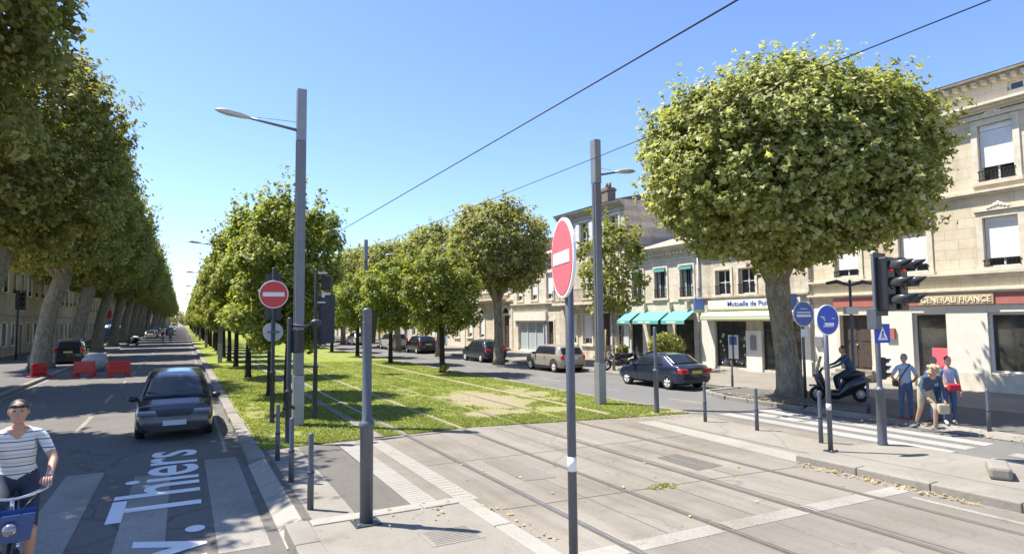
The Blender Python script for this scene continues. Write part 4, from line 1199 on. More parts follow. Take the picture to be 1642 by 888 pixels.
y += 70
plain_house(XL, y, y + 100, 8.0, 'limestone_grey', -1, 'last houses on the left where the avenue narrows away')

# ------------------------------------------------------------------ masts, posts, signs, signals
def mast(y, x, side, label, z0=0.0, ht=8.9, hl=7.85, base='mast_light', reach=2.0):
    t = thing('lamp_mast', label, 'street lamp', (x, y, z0))
    mb = MB(); w = .11
    mb.prism([(-w, -w), (w, -w), (w, w), (-w, w)], 1.3, hl - .35)
    for sx in (-1, 1): mb.bx(sx * .115 - .02, sx * .115 + .02, -.03, .03, 1.3, hl - .35)
    mb.build('pole', 'mast_metal', t, .012)
    mb = MB(); mb.bx(-.12, .12, -.13, .13, hl - .35, ht); mb.build('mast_head', 'mast_light', t, .012)
    mb = MB(); mb.bx(-.135, .135, -.135, .135, -.1, 1.3); mb.build('base_sleeve', base, t, .012)
    mb = MB(); mb.tube([(side * .1, 0, hl - .06), (side * (reach - .6), 0, hl + .12)], [.04, .03], 10); mb.tube([(side * .1, 0, hl + .16), (side * (reach - .9), 0, hl + .15)], .007, 5)
    mb.build('lamp_arm', 'mast_metal', t)
    mb = MB(); mb.tube([(side * (reach - .75), 0, hl + .1), (side * (reach - .5), 0, hl + .145), (side * (reach - .2), 0, hl + .185), (side * (reach - .02), 0, hl + .205), (side * (reach + .1), 0, hl + .21)], [.03, .075, .09, .065, .015], 12)
    mb.build('lamp_head', 'lamp_grey', t)
    return t
m1 = mast(17.14, 2.70, -1, 'tall square grey mast with lamp arm reaching left over the road', base='mast_light')
m2 = mast(16.22, 11.65, 1, 'tall square mast on the right lawn edge, lamp arm reaching toward the big plane', ht=8.42, hl=7.35, reach=1.5)
m3 = mast(45.9, 11.95, 1, 'farther grey mast rising from among the right row hornbeams', ht=8.7, hl=7.5, reach=2.2)
for i, y in enumerate((46.2, 74, 102, 130, 160, 190)):
    t = dup(m1, (2.25, y, 0), 0, ['lamp mast second along the left kerb, its head poking out above hornbeams', 'lamp mast third along the left kerb, small lamp against pale sky'][i] if i < 2 else 'distant lamp mast of the left kerb, only its lamp head showing', 'distant lamp masts on the left' if i > 1 else None)
for i, y in enumerate((74, 102, 130)):
    dup(m3, (11.95, y, 0), 0, 'distant mast among the right row crowns', 'distant lamp masts on the right')

def post(prof, name, mat, parent=None, n=16):
    mb = MB(); mb.lathe(prof, n=n); return mb.build(name, mat, parent)
def collar_prof(r, ht, rb, zc):
    return [(rb + .01, -.1), (rb + .01, .06), (rb, .09), (rb, zc - .05), (rb + .022, zc - .03), (rb + .022, zc), (r + .004, zc + .03), (r, zc + .06), (r, ht - .02), (r * .8, ht), (.001, ht + .01)]
# thick grey post on the left island with a small black signal box
t = thing('signal_post', 'thick grey steel post with collar standing alone on the left island', 'post', (2.17, 8.25, .075))
post([(.085, -.1), (.085, 1.2), (.1, 1.23), (.105, 1.27), (.09, 1.3), (.062, 1.33), (.06, 2.74), (.064, 2.76), (.06, 2.78), (.001, 2.79)], 'post_shaft', 'grey_metal', t, 20)
mb = MB()
for a in range(4): mb.ball((math.cos(a * PI / 2 + .4) * .058, math.sin(a * PI / 2 + .4) * .058, 2.6), .012, 6, 5)
mb.build('bolt', 'mast_light', t)
SP = t

def base_plate(t, w=.13):
    mb = MB(); mb.bx(-w, w, -w, w, -.02, .018); p = mb.build('base_plate', 'dark_metal', t, .004)
    for sx in (-1, 1):
        for sy in (-1, 1): q = MB(); q.lathe([(.016, 0), (.016, .02), (.001, .024)], (sx * w * .75, sy * w * .75, .018), n=6); q.build('bolt', 'mast_light', p)
base_plate(SP, .17)
def bollard(x, y, ht, label, z=0.0, r=.038):
    t = thing('bollard', label, 'bollard', (x, y, z))
    post([(r + .008, -.05), (r + .008, ht * .48), (r, ht * .5), (r, ht - .03), (r * .85, ht - .008), (.001, ht)], 'bollard_shaft', 'grey_metal', t, 12)
    mb = MB(); mb.lathe([(r + .014, ht * .47), (r + .014, ht * .5)], n=12); mb.build('collar', 'dark_metal', t)
    return t
bollard(1.68, 9.47, 1.09, 'slim bollard closest to the thick grey post on the left')
bollard(1.67, 11.2, 1.08, 'slim bollard in front of the signal pole beside the left kerb')
bollard(1.69, 13.08, 1.08, 'slim bollard at the grass corner below the red no entry sign')
bollard(11.98, 12.11, 1.02, 'slim bollard in front of the navy coupe by the right road')
bollard(12.1, 10.57, 1.0, 'slim bollard at the zebra crossing, left of the big plane trunk')
bollard(12.06, 8.86, 1.1, 'dark topped bollard standing close beside the round blue sign pole')
bollard(16.6, 7.83, .95, 'bollard on the far kerb to the right of the four pedestrians')
bollard(18.67, 17.4, .9, 'bollard on the pavement behind the navy coupe, before the shop door')
bollard(16.9, 10.9, .85, 'low bollard on the far kerb just behind the traffic light pole')
bollard(19.2, 21.7, .85, 'bollard on the right pavement between navy coupe and beige car')

def disc(mb, c, n, r, th, seg=32): mb.lathe([(r - .004, -th / 2), (r, -th / 2 + .004), (r, th / 2 - .004), (r - .004, th / 2)], c, n, seg, False)
def no_entry(t, z, r, n, red, zoff=0.0):
    """round plate, red face and white bar, facing n (horizontal unit vector), set in front of its pole"""
    n = Vector(n).normalized(); side = Vector((0, 0, 1)).cross(n)
    c = n * .06 + Vector((0, 0, z))
    mb = MB(); disc(mb, c - n * .004, n, r, .03); pl = mb.build('sign_plate', 'white_paint', t)
    mb = MB(); disc(mb, c + n * .0135, n, r * .93, .006, 36); mb.build('sign_face', red, pl)
    mb = MB(); mb.box(c + n * .019, (r * 1.46, .006, r * .3), Matrix((side, n, (0, 0, 1))).transposed()); mb.build('white_bar', 'white_paint', pl)
    mb = MB(); mb.box(c - n * .035, (r * .5, .03, .05), Matrix((side, n, (0, 0, 1))).transposed()); mb.build('bracket', 'grey_metal', t)
    return pl
# near sign, seen almost edge-on
t = thing('no_entry_sign', 'near pinkish no entry disc turned almost edge on, on a dark pole', 'traffic sign', (3.42, 5.26, .075))
post([(.045, -.1), (.045, 3.62), (.001, 3.63)], 'pole', 'grey_metal', t)
mb = MB(); mb.lathe([(.0465, 1.13), (.0465, 1.27)], n=16); mb.build('sticker', 'white_paint', t)
va = math.atan2(-5.26, -3.42); na = va - math.radians(73.5)
no_entry(t, 3.23, .405, (math.cos(na), math.sin(na), 0), 'sign_red_faded')
# left sign facing the camera
t = thing('no_entry_sign', 'bright red no entry disc facing the viewer in front of the hornbeams', 'traffic sign', (2.16, 17.9, 0))
post(collar_prof(.05, 4.15, .06, 1.35), 'pole', 'dark_metal', t)
no_entry(t, 3.43, .375, (-.12, -1, 0), 'sign_red')
for z, r in ((2.42, .26),):
    mb = MB(); disc(mb, (.0, .03, z), (0, -1, 0), r, .02); pl = mb.build('sign_back', 'sign_back', t)
    mb = MB(); mb.box((0, -.052, z), (.3, .02, .05)); mb.build('bracket', 'grey_metal', t)
mb = MB(); mb.bx(-.2, .2, .06, .08, 3.55, 4.0); mb.bx(-.2, .2, .06, .08, 2.75, 3.1); mb.build('sign_back', 'dark_metal', t)

def signal_head(t, c, facing, lit=None, w=.30, h=.86, d=.2, visor=.30, r=.1, backboard=False, name='signal_head'):
    """three-lamp signal head; facing is the angle (radians) of its face direction in the plane"""
    R = Matrix.Rotation(facing, 3, 'Z'); c = Vector(c)
    mb = MB(); mb.box(c, (d, w, h), R); o = mb.build(name, 'black_plastic', t, .025)
    f = R @ Vector((1, 0, 0)); s = R @ Vector((0, 1, 0))
    if backboard:
        mb = MB(); mb.box(c - f * .1, (.03, w + .16, h + .2), R); mb.build('backboard', 'dark_metal', o, .012)
    vb = MB()
    for k in range(3):
        z = (1 - k) * h / 3.15
        q = c + f * d / 2 + Vector((0, 0, z))
        lb = MB(); lb.lathe([(r, 0), (r * .8, .015), (.001, .025)], q, f, 18); lb.build('lens', 'red_lens' if lit == k else 'dark_lens', o)
        n = 16; vs_, fs_ = [], []
        for a in range(n + 1):
            th = -.45 + (PI + .9) * a / n
            for dd, rr in ((0, r * 1.15), (visor * (.55 + .45 * max(0, math.sin(th))), r * 1.1)):
                vs_.append(q + f * dd + s * math.cos(th) * rr + Vector((0, 0, math.sin(th) * rr)))
        for a in range(n): fs_.append((2 * a, 2 * a + 1, 2 * a + 3, 2 * a + 2))
        vb.add(vs_, fs_, True)
    v = vb.build('visor', 'visor', o)
    so = v.modifiers.new('solid', 'SOLIDIFY'); so.thickness = .006
    return o
base_plate(t, .12)
# right-hand signal, two heads side by side
t = thing('traffic_light', 'double headed traffic light with long black visors and red lamps lit, by the zebra crossing', 'traffic light', (12.36, 7.72, .11))
post(collar_prof(.05, 3.8, .085, 1.12), 'pole', 'grey_metal', t, 18)
mb = MB(); mb.ball((0, 0, 3.83), .06, 12, 8); mb.build('finial', 'lamp_grey', t)
signal_head(t, (-.02, -.24, 3.2), math.radians(-82), 0, .34, 1.06, .22, .4, .115, True)
signal_head(t, (.44, -.22, 3.21), math.radians(-82), 0, .34, 1.06, .22, .4, .115)
mb = MB(); mb.bx(-.02, .5, -.1, -.04, 3.62, 3.67); mb.bx(-.02, .5, -.1, -.04, 2.78, 2.83); mb.build('head_bracket', 'dark_metal', t)
mb = MB(); mb.bx(-.16, .02, -.1, .1, 2.3, 2.72); mb.build('control_box', 'grey_metal', t, .01)
# crossing sign on the same pole
R_ = math.radians(-105)
mb = MB(); f = Vector((math.cos(R_), math.sin(R_), 0)); mb.box(Vector((.07, 0, 2.22)) + f * .075, (.02, .36, .38), Matrix.Rotation(R_, 3, 'Z')); sp = mb.build('crossing_sign', 'sign_blue', t, .004)
s_ = Vector((0, 0, 1)).cross(f); cc = Vector((.07, 0, 2.22)) + f * .088
def sgp(u, v, k=0): return cc + s_ * u + Vector((0, 0, v)) + f * k
mb = MB(); mb.add([sgp(-.12, -.13), sgp(.12, -.13), sgp(0, .14)], [(0, 1, 2)]); mb.build('sign_symbol', 'white_paint', sp)
mb = MB(); mb.ball(sgp(.0, .03, .003), (.018, .018, .018), 8, 6); mb.tube([sgp(0, .02, .003), sgp(0, -.045, .003)], .015, 6); mb.tube([sgp(0, -.04, .003), sgp(.04, -.1, .003)], .01, 6); mb.tube([sgp(0, -.04, .003), sgp(-.035, -.1, .003)], .01, 6); mb.build('sign_symbol', 'text_blue', sp)
signal_head(t, (.1, -.03, 1.52), math.radians(-62), 0, .13, .44, .1, .1, .05, name='repeater_head')

# left-hand signal seen from the side, between mast and lawn
t = thing('traffic_light', 'dark traffic light on slim pole seen from behind, on the lawn past the left mast', 'traffic light', (3.28, 17.96, 0))
post(collar_prof(.048, 4.15, .065, 1.45), 'pole', 'dark_metal', t)
signal_head(t, (.34, .05, 2.75), math.radians(60), None, .3, 1.15, .22, .26, .1, True)
signal_head(t, (.3, .02, 3.78), math.radians(60), None, .28, .42, .22, .2, .06)
mb = MB(); mb.bx(.0, .3, -.03, .03, 4.02, 4.07); mb.bx(.0, .3, -.03, .03, 3.2, 3.24); mb.bx(.16, .4, -.02, .02, 3.36, 3.5); mb.build('head_bracket', 'lamp_grey', t)
# pedestrian signal beside the mast
t = thing('pedestrian_signal', 'short dark pedestrian signal pole with camera arm just left of the tall mast', 'traffic light', (2.13, 14.8, 0))
post(collar_prof(.05, 2.78, .068, 1.15), 'pole', 'dark_metal', t)
mb = MB(); mb.box((.18, -.06, 2.25), (.2, .2, .52), Matrix.Rotation(.5, 3, 'Z')); mb.build('signal_head', 'black_plastic', t, .02)
mb = MB(); mb.tube([(0, 0, 2.62), (.3, 0, 2.58), (.52, .02, 2.62)], .03, 8); mb.ball((.58, .02, 2.66), (.13, .09, .09), 10, 8); mb.build('camera_arm', 'dark_metal', t)
mb = MB(); mb.tube([(.075, 0, .75), (.12, .0, .8)], .05, 8); mb.build('push_button', 'dark_metal', t)
# small signal behind the thick post
t = thing('pedestrian_signal', 'black box signal on the far lawn edge, half hidden behind the thick grey post', 'traffic light', (8.35, 31.5, 0))
post([(.07, -.1), (.07, 1.0), (.05, 1.05), (.05, 2.35), (.001, 2.36)], 'pole', 'dark_metal', t)
mb = MB(); mb.add([(-.38, -.3, 3.0), (.38, -.3, 3.0), (.38, .3, 3.0), (-.38, .3, 3.0), (-.3, -.22, 1.55), (.3, -.22, 1.55), (.3, .22, 1.55), (-.3, .22, 1.55)], [(0, 1, 2, 3), (4, 7, 6, 5), (0, 4, 5, 1), (1, 5, 6, 2), (2, 6, 7, 3), (3, 7, 4, 0)]); mb.build('signal_head', 'black_plastic', t, .03)

def blue_sign(x, y, z0, zc, r, label, mat, yaw, marks):
    t = thing('round_sign', label, 'traffic sign', (x, y, z0))
    post([(.045, -.1), (.045, zc + r * .6), (.001, zc + r * .6 + .01)], 'pole', 'grey_metal', t)
    n = Vector((math.cos(yaw), math.sin(yaw), 0)); s = Vector((0, 0, 1)).cross(n); c = n * .06 + Vector((0, 0, zc))
    Rm = Matrix((s, n, (0, 0, 1))).transposed()
    mb = MB(); disc(mb, c - n * .004, n, r, .025); pl = mb.build('sign_plate', 'white_paint', t)
    mb = MB(); disc(mb, c + n * .0105, n, r * .94, .006); mb.build('sign_face', mat, pl)
    mb = MB()
    for (u, v, w, h_) in marks: mb.box(c + n * .015 + s * u * r + Vector((0, 0, v * r)), (w * r, .004, h_ * r), Rm)
    mb.build('sign_symbol', 'white_paint', pl)
    return t
t = blue_sign(10.95, 7.85, .125, 2.49, .29, 'bright blue round sign on slim pole at the island corner', 'sign_blue', math.radians(-96),
          [(-.5, .2, .35, .05), (-.4, .1, .2, .05), (-.3, .0, .12, .06), (.05, -.22, .9, .05), (.1, -.3, .8, .12), (.0, -.42, .9, .06), (.45, .1, .25, .04)])
base_plate(t, .1); q = MB(); q.lathe([(.0465, .78), (.0465, .9)], n=14); q.build('sticker', 'white_paint', t)
t = blue_sign(18.2, 13.87, .0, 2.76, .42, 'pale blue round sign with two white lines beside the big plane trunk', 'sign_blue_pale', math.radians(-100),
              [(.0, .12, 1.3, .1), (.0, -.14, 1.4, .2), (0, .4, .7, .05)])
mb = MB(); mb.bx(-.16, .16, -.07, -.05, 2.0, 2.26); mb.build('small_plate', 'white_paint', t)

t = thing('signal_post', 'plain grey post with mid collar standing at the right lawn corner', 'post', (12.0, 14.0, 0))
post(collar_prof(.048, 2.42, .07, 1.2), 'post_shaft', 'grey_metal', t)

# pavement lamp with two flat arms and a camera box in front of the red fascia shop
t = thing('pavement_lamp', 'slim grey pavement lamp with two short arms before the stone doorway', 'street lamp', (20.3, 13.55, 0))
post([(.07, -.1), (.07, .9), (.05, .95), (.045, 3.9), (.001, 3.92)], 'pole', 'grey_metal', t)
mb = MB(); mb.tube([(-.75, .35, 3.8), (-.4, .2, 3.86), (0, 0, 3.72), (.4, -.2, 3.84), (.75, -.35, 3.78)], [.05, .07, .04, .07, .05], 8); mb.build('lamp_arm', 'dark_metal', t)
mb = MB(); mb.box((-.2, -.12, 2.86), (.42, .22, .26), Matrix.Rotation(-.5, 3, 'Z')); mb.build('camera_box', 'lamp_grey', t, .02)

# kerb blocks on the right island
t = MB(); t.box((0, 0, .1), (.7, .3, .2)); o = t.build('kerb_block', 'concrete', None, .05, (11.55, 5.35, .125)); tag(o, 'pale loose concrete block lying on the right hand island, left of its pair', 'concrete block'); o.rotation_euler = (0, 0, .5)
t = MB(); t.box((0, 0, .11), (.6, .32, .22)); o = t.build('kerb_block', 'concrete', None, .05, (11.95, 4.75, .125)); tag(o, 'pale loose concrete block at the very right edge of the island', 'concrete block'); o.rotation_euler = (0, 0, -.2)

# overhead tram wires
def wire(name, label, pts, r=.012, group=None, mat='wire'):
    mb = MB(); mb.tube(pts, r, 5); o = mb.build(name, mat); tag(o, label, 'wire', group); return o
wire('contact_wire', 'tram wire running overhead above the left track, crossing the open sky', [(5.4, -20, 6.22), (5.4, 300, 6.22)], .012)
wire('contact_wire', 'tram wire overhead above the right track, passing behind the big plane crown', [(8.42, -20, 6.42), (8.42, 300, 6.42)], .009)
for i, y in enumerate((45.9, 74, 102)):
    wire('span_wire', ['thin cross wire from the grey mast over the hornbeams toward the left row', 'thin cross wire farther down the tram line', 'most distant cross wire over the tram line'][i], [(2.3, y, 7.0), (7.0, y, 6.8), (11.9, y, 7.0)], .01)
wire('span_wire', 'slanting stay wire from the grey mast top down toward the left tram wire', [(11.9, 45.9, 8.2), (5.4, 51, 6.3)], .01)

# red barriers round the works on the left
def barrier(x, y, rz, label):
    t = thing('road_barrier', label, 'barrier', (x, y, RZ), rz)
    mb = MB(); mb.bx(-.52, .52, -.05, .05, .16, .82); mb.build('panel', 'red_barrier', t, .03)
    mb = MB()
    for z in (.28, .5, .7): mb.bx(-.42, .42, -.058, -.05, z - .05, z + .05)
    mb.build('recess', 'tail_red', t)
    mb = MB(); mb.bx(-.5, -.3, -.28, .28, 0, .2); mb.bx(.3, .5, -.28, .28, 0, .2); mb.build('foot', 'red_barrier', t, .02)
    return t
barrier(-2.95, 39.4, .25, 'red plastic barrier on the road, rightmost of those on the left')
barrier(-4.6, 40.4, -.3, 'red plastic barrier in the middle of the group, left of the grey bag')
barrier(-6.5, 40.0, 1.1, 'red plastic barrier turned sideways by the second leaning trunk')
mb = MB(); mb.ball((0, 0, .5), (.7, .6, .55), 16, 10); mb.ball((.25, .1, .75), (.4, .38, .35), 12, 8); o = mb.build('rubble_bag', 'bag_grey', None, 0, (-4.6, 44.8, RZ - .02)); tag(o, 'bulging grey rubble bag standing behind the red barriers', 'bag')
for i in range(4):
    bollard(-6.9 - (i % 2) * .9, 42.5 + i * 2.4, .95, ['bollard left of the second leaning trunk, nearest of four', 'bollard second of four by the leaning trunks on the left', 'bollard third of four on the left pavement', 'bollard last of four on the left pavement'][i])
t = thing('traffic_light', 'old traffic light on thin pole by the left edge, before the sandy house', 'traffic light', (-11.2, 60, 0))
post([(.07, -.1), (.07, 5.2), (.001, 5.22)], 'pole', 'dark_metal', t); signal_head(t, (.2, -.2, 4.55), math.radians(-70), None, .5, 1.3, .3, .3, .15, True)
t = thing('round_sign', 'small round red sign on the left pavement before the blue shopfront', 'traffic sign', (-10.9, 110, 0))
post([(.07, -.1), (.07, 3.0), (.001, 3.02)], 'pole', 'grey_metal', t); mb = MB(); disc(mb, (0, -.1, 2.9), (0, -1, 0), .55, .05); mb.build('sign_face', 'sign_red_faded', t)
t = thing('shop_sign', 'red square sign projecting from the wall by the blue shopfront', 'sign', (-12.6, 137, 4.2)); MB().bx(-.6, .9, -.1, .1, -.6, .9).build('sign_face', 'sign_red', t, .03); MB().tube([(-.6, 0, .6), (-.55, 0, -.6)], .05, 6).build('bracket', 'iron', t)

# planters and tubs in front of the awning shop
g = np.random.default_rng(8)
for i, (x, y, l) in enumerate(((23.6, 26.6, 'bushy light green shrub in a tub below the turquoise awnings'), (23.9, 30.9, 'pale flower tub by the shop wall, left of the awnings'))):
    t = thing('potted_shrub', l, 'plant', (x, y, 0)); MB().lathe([(.3, 0), (.42, .5), (.44, .55), (.38, .55), (.36, .5)], n=16).build('pot', 'terracotta', t)
    P = g.normal(0, 1, (1500, 3)); P /= np.linalg.norm(P, axis=1, keepdims=True); P = P * (g.random((1500, 1)) ** .5) * ([1.0, 1.15, .75] if i == 0 else [.35, .35, .3]) + [0, 0, 1.15 if i == 0 else .75]
    link('foliage', leaves_mesh('foliage', P, P - [0, 0, 1] + g.normal(0, .5, P.shape), .16, 'leaf_light', 5 + i), t)

# ------------------------------------------------------------------ vehicles
def lerp_pts(pts, x):
    for (a, u), (b, v) in zip(pts[:-1], pts[1:]):
        if x <= b: return u + (v - u) * max(0.0, min(1.0, (x - a) / (b - a) if b > a else 1))
    return pts[-1][1]

def make_car(name, label, loc, rz, paint, L, W, H, top, belt, side_glass, shield, rear, wheel_y, wr=.31, tail='wide', group=None, plate_r='plate_yellow', roofmat=None, trim=None, lights=True):
    """top/belt: [(y fraction, z fraction)]; y runs from rear (-.5) to front (.5)"""
    t = thing(name, label, 'car', loc, rz, group)
    def zt(y): return lerp_pts(top, y / L) * H
    def zb(y): return min(lerp_pts(belt, y / L) * H, zt(y) - .085)
    def hw(y):
        q = abs(2 * y / L); return W / 2 * (1 - .045 * q ** 2 - .13 * max(0, (q - .82) / .18) ** 2.2)
    def zu(y):
        q = abs(2 * y / L); return .19 + .10 * max(0, (q - .8) / .2) ** 2
    def ring(y):
        w, b, tp, u = hw(y), zb(y), zt(y), zu(y)
        ins = max(0, tp - .06 - b) * .36
        wu = w * .95 - ins
        return [(0, u), (w * .82, u), (w * .965, u + .09), (w * .995, u + (b - u) * .45), (w, u + (b - u) * .62), (w * .985, b - .07), (w * .95, b), (wu, tp - .06), (wu - .05, tp - .02), (wu * .6, tp + .004), (0, tp + .012)]
    def surf(y, i, f):
        r = ring(y); a, b = r[i], r[i + 1]; return a[0] + (b[0] - a[0]) * f, a[1] + (b[1] - a[1]) * f
    ys = sorted({round(-L / 2 + L * k / 44, 4) for k in range(45)} | {round(p[0] * L, 4) for p in top})
    ys[0] = -L / 2; ys[-1] = L / 2
    mb = MB(); vs_, fs_ = [], []; m = 11; full = 2 * m - 2
    for y in ys:
        r = ring(y)
        vs_ += [(x, y, z) for x, z in r] + [(-x, y, z) for x, z in r[-2:0:-1]]
    for i in range(len(ys) - 1):
        for k in range(full):
            fs_.append((i * full + k, i * full + (k + 1) % full, (i + 1) * full + (k + 1) % full, (i + 1) * full + k))
    fs_ += [tuple(range(full)), tuple((len(ys) - 1) * full + k for k in range(full))]
    mb.add(vs_, fs_, True)
    body = mb.build('body', paint, t)
    # wheel arches cut out of the body
    cut = MB()
    for wy in wheel_y:
        for s in (-1, 1): cut.tube([(s * (W / 2 - .27), wy * L, wr), (s * (W / 2 + .2), wy * L, wr)], wr * 1.14, 28)
    co = cut.build('cutter', paint)
    bm_ = body.modifiers.new('arch', 'BOOLEAN'); bm_.operation = 'DIFFERENCE'; bm_.object = co; bm_.solver = 'EXACT'
    dg = bpy.context.evaluated_depsgraph_get()
    me = bpy.data.meshes.new_from_object(body.evaluated_get(dg))
    body.modifiers.clear(); body.data = me
    bpy.data.objects.remove(co)
    me.polygons.foreach_set('use_smooth', [True] * len(me.polygons))
    me.set_sharp_from_angle(angle=math.radians(38))
    # glass
    def side_panel(nm, lo, up, f0, f1, mat, off=.014):
        """lo/up = (ya, yb) at the lower and upper edge as fractions"""
        for s in (-1, 1):
            n, k = 10, 4; v_, f_ = [], []
            for i in range(n + 1):
                for j in range(k + 1):
                    a, b = i / n, j / k
                    y = ((lo[0] + (lo[1] - lo[0]) * a) * (1 - b) + (up[0] + (up[1] - up[0]) * a) * b) * L
                    x, z = surf(y, 6, f0 + (f1 - f0) * b); v_.append((s * (x + off), y, z + off * .3))
            for i in range(n):
                for j in range(k): f_.append((i * (k + 1) + j, (i + 1) * (k + 1) + j, (i + 1) * (k + 1) + j + 1, i * (k + 1) + j + 1))
            q = MB(); q.add(v_, f_, True); o = q.build(nm, mat, t); so = o.modifiers.new('solid', 'SOLIDIFY'); so.thickness = .012; so.offset = -1 if s > 0 else 1
    for lo, up in side_glass: side_panel('side_window', lo, up, .1, .96, 'car_glass')
    def screen(nm, ya, yb, wa, wb, mat='car_glass'):
        n, k = 12, 6; v_, f_ = [], []
        nrm = Vector((0, -(zt(yb * L) - zt(ya * L)), (yb - ya) * L)).normalized()
        if nrm.z < 0: nrm = -nrm
        for i in range(n + 1):
            y = (ya + (yb - ya) * i / n) * L; r = ring(y); fw_ = wa + (wb - wa) * i / n
            for j in range(-k, k + 1):
                x = j / k * (r[8][0] - .0) * fw_
                ax = abs(x)
                z = r[8][1] + (r[10][1] - r[8][1]) * (1 - ax / max(r[8][0], 1e-3)) ** .7
                v_.append((x, y + nrm.y * .018, z + nrm.z * .018))
        c = 2 * k + 1
        for i in range(n):
            for j in range(2 * k): f_.append((i * c + j, i * c + j + 1, (i + 1) * c + j + 1, (i + 1) * c + j))
        q = MB(); q.add(v_, f_, True); o = q.build(nm, mat, t); so = o.modifiers.new('solid', 'SOLIDIFY'); so.thickness = .012; so.offset = 0
    screen('windscreen', shield[0], shield[1], .97, .97)
    screen('rear_window', rear[0], rear[1], .9, .95)
    # wheels
    for wy in wheel_y:
        for s in (-1, 1):
            q = MB(); x = s * (W / 2 - .115)
            q.lathe([(wr * .62, -.1), (wr * .9, -.1), (wr, -.06), (wr, .06), (wr * .9, .1), (wr * .62, .1), (wr * .6, 0), (wr * .62, -.1)], (x, wy * L, wr), (s, 0, 0), 28, True, False)
            wo_ = q.build('wheel', 'tyre', t)
            q = MB(); q.lathe([(wr * .66, .0), (wr * .68, .085), (wr * .6, .095), (wr * .58, .045), (.001, .03)], (x, wy * L, wr), (s, 0, 0), 28)
            for k in range(5):
                a = 2 * PI * k / 5 + .3; q.box((x + s * .075, wy * L + math.cos(a) * wr * .34, wr + math.sin(a) * wr * .34), (.03, wr * .55, wr * .2), Matrix.Rotation(a, 3, 'X'))
            q.lathe([(.06, .0), (.055, .1), (.001, .105)], (x, wy * L, wr), (s, 0, 0), 14)
            q.build('rim', 'rim', wo_)
    # lamps, plates, bumpers, mirrors, handles
    yr, yf = -L / 2, L / 2
    zl = zb(yr + .25) - .08
    for s in (-1, 1):
        q = MB()
        if tail == 'tall': q.ball((s * (hw(yr + .1) - .11), yr + .09, zl - .06), (.10, .10, .17), 14, 10)
        elif tail == 'high': q.box((s * (hw(yr + .1) - .07), yr + .07, zl + .02), (.15, .16, .42))
        else: q.box((s * (hw(yr + .08) - .13), yr + .1, zl - .05), (.34, .26, .19))
        q.build('taillight', 'tail_red', t, .04 if tail != 'tall' else 0)
        if lights:
            q = MB(); q.box((s * (hw(yf - .12) - .20), yf - .10, zb(yf - .3) - .1), (.40, .26, .12)); q.build('headlight', 'head_clear', t, .04)
        q = MB(); ym = shield[0] * L - .2; q.ball((s * (hw(ym) + .07), ym, zb(ym) + .06), (.11, .075, .075), 10, 8); q.tube([(s * (hw(ym) - .08), ym, zb(ym) + .0), (s * (hw(ym) + .05), ym, zb(ym) + .04)], .022, 6); q.build('mirror', 'black_plastic', t)
        q = MB(); q.box((s * (hw(0) + .004), -.08 * L, zb(0) - .13), (.03, .17, .03)); q.build('door_handle', paint, t, .01)
    q = MB(); q.box((0, yr - .006, zl - .09), (.5, .02, .115)); q.build('number_plate', plate_r, t)
    q = MB(); q.box((0, yf + .008, .44), (.5, .02, .115)); q.build('number_plate', 'plate_white', t)
    q = MB(); q.box((0, yf - .012, .3), (W * .62, .04, .14)); q.box((0, yf - .02, zb(yf - .3) - .15), (W * .4, .05, .085)); q.build('grille', 'black_plastic', t, .012)
    q = MB(); q.box((0, yr + .01, .36), (W * .7, .04, .1)); q.build('bumper_strip', 'black_plastic', t, .02)
    q = MB()
    for s in (-1, 1): q.tube([(s * .08 if s > 0 else -.55, shield[0] * L - .02, zt(shield[0] * L) + .03), (s * .62 if s > 0 else .0, shield[0] * L - .16, zt(shield[0] * L - .16) + .032)], .012, 5)
    q.build('wiper', 'black_plastic', t)
    q = MB()
    for s in (-1, 1):
        for yy in (side_glass[0][0][0] + .01, side_glass[0][0][1] + .035):
            v_ = [(s * (p[0] + .003), yy * L + d, p[1]) for d in (-.006, .006) for p in [surf(yy * L, i, f) for i, f in ((2, .2), (3, .0), (4, .0), (5, 0), (6, 0))]]
            q.add(v_, [(k, k + 1, 6 + k, 5 + k) for k in range(4)], True)
    q.build('door_seam', 'black_plastic', t)
    if trim:
        for s in (-1, 1):
            q = MB(); q.box((s * (W / 2 - .012), 0, .27), (.04, L * .5, .13))
            for wy in wheel_y:
                v_, f_ = [], []
                for k in range(15):
                    a = -.1 + (PI + .2) * k / 14
                    for rr in (wr * 1.1, wr * 1.32): v_.append((s * (W / 2 + .006), wy * L + math.cos(a) * rr, wr + math.sin(a) * rr))
                for k in range(14): f_.append((2 * k, 2 * k + 1, 2 * k + 3, 2 * k + 2))
                q.add(v_, f_, False)
            q.build('arch_trim', trim, t)
    if roofmat:
        n = 14; v_, f_ = [], []
        ya, yb = rear[1] * L, shield[1] * L
        for i in range(n + 1):
            y = ya + (yb - ya) * i / n; r = ring(y)
            for x, z in [(-r[8][0], r[8][1]), (-r[9][0], r[9][1]), (0, r[10][1]), (r[9][0], r[9][1]), (r[8][0], r[8][1])]: v_.append((x, y, z + .012))
        for i in range(n):
            for j in range(4): f_.append((i * 5 + j, i * 5 + j + 1, (i + 1) * 5 + j + 1, (i + 1) * 5 + j))
        q = MB(); q.add(v_, f_, True); q.build('roof_panel', roofmat, t)
    return t

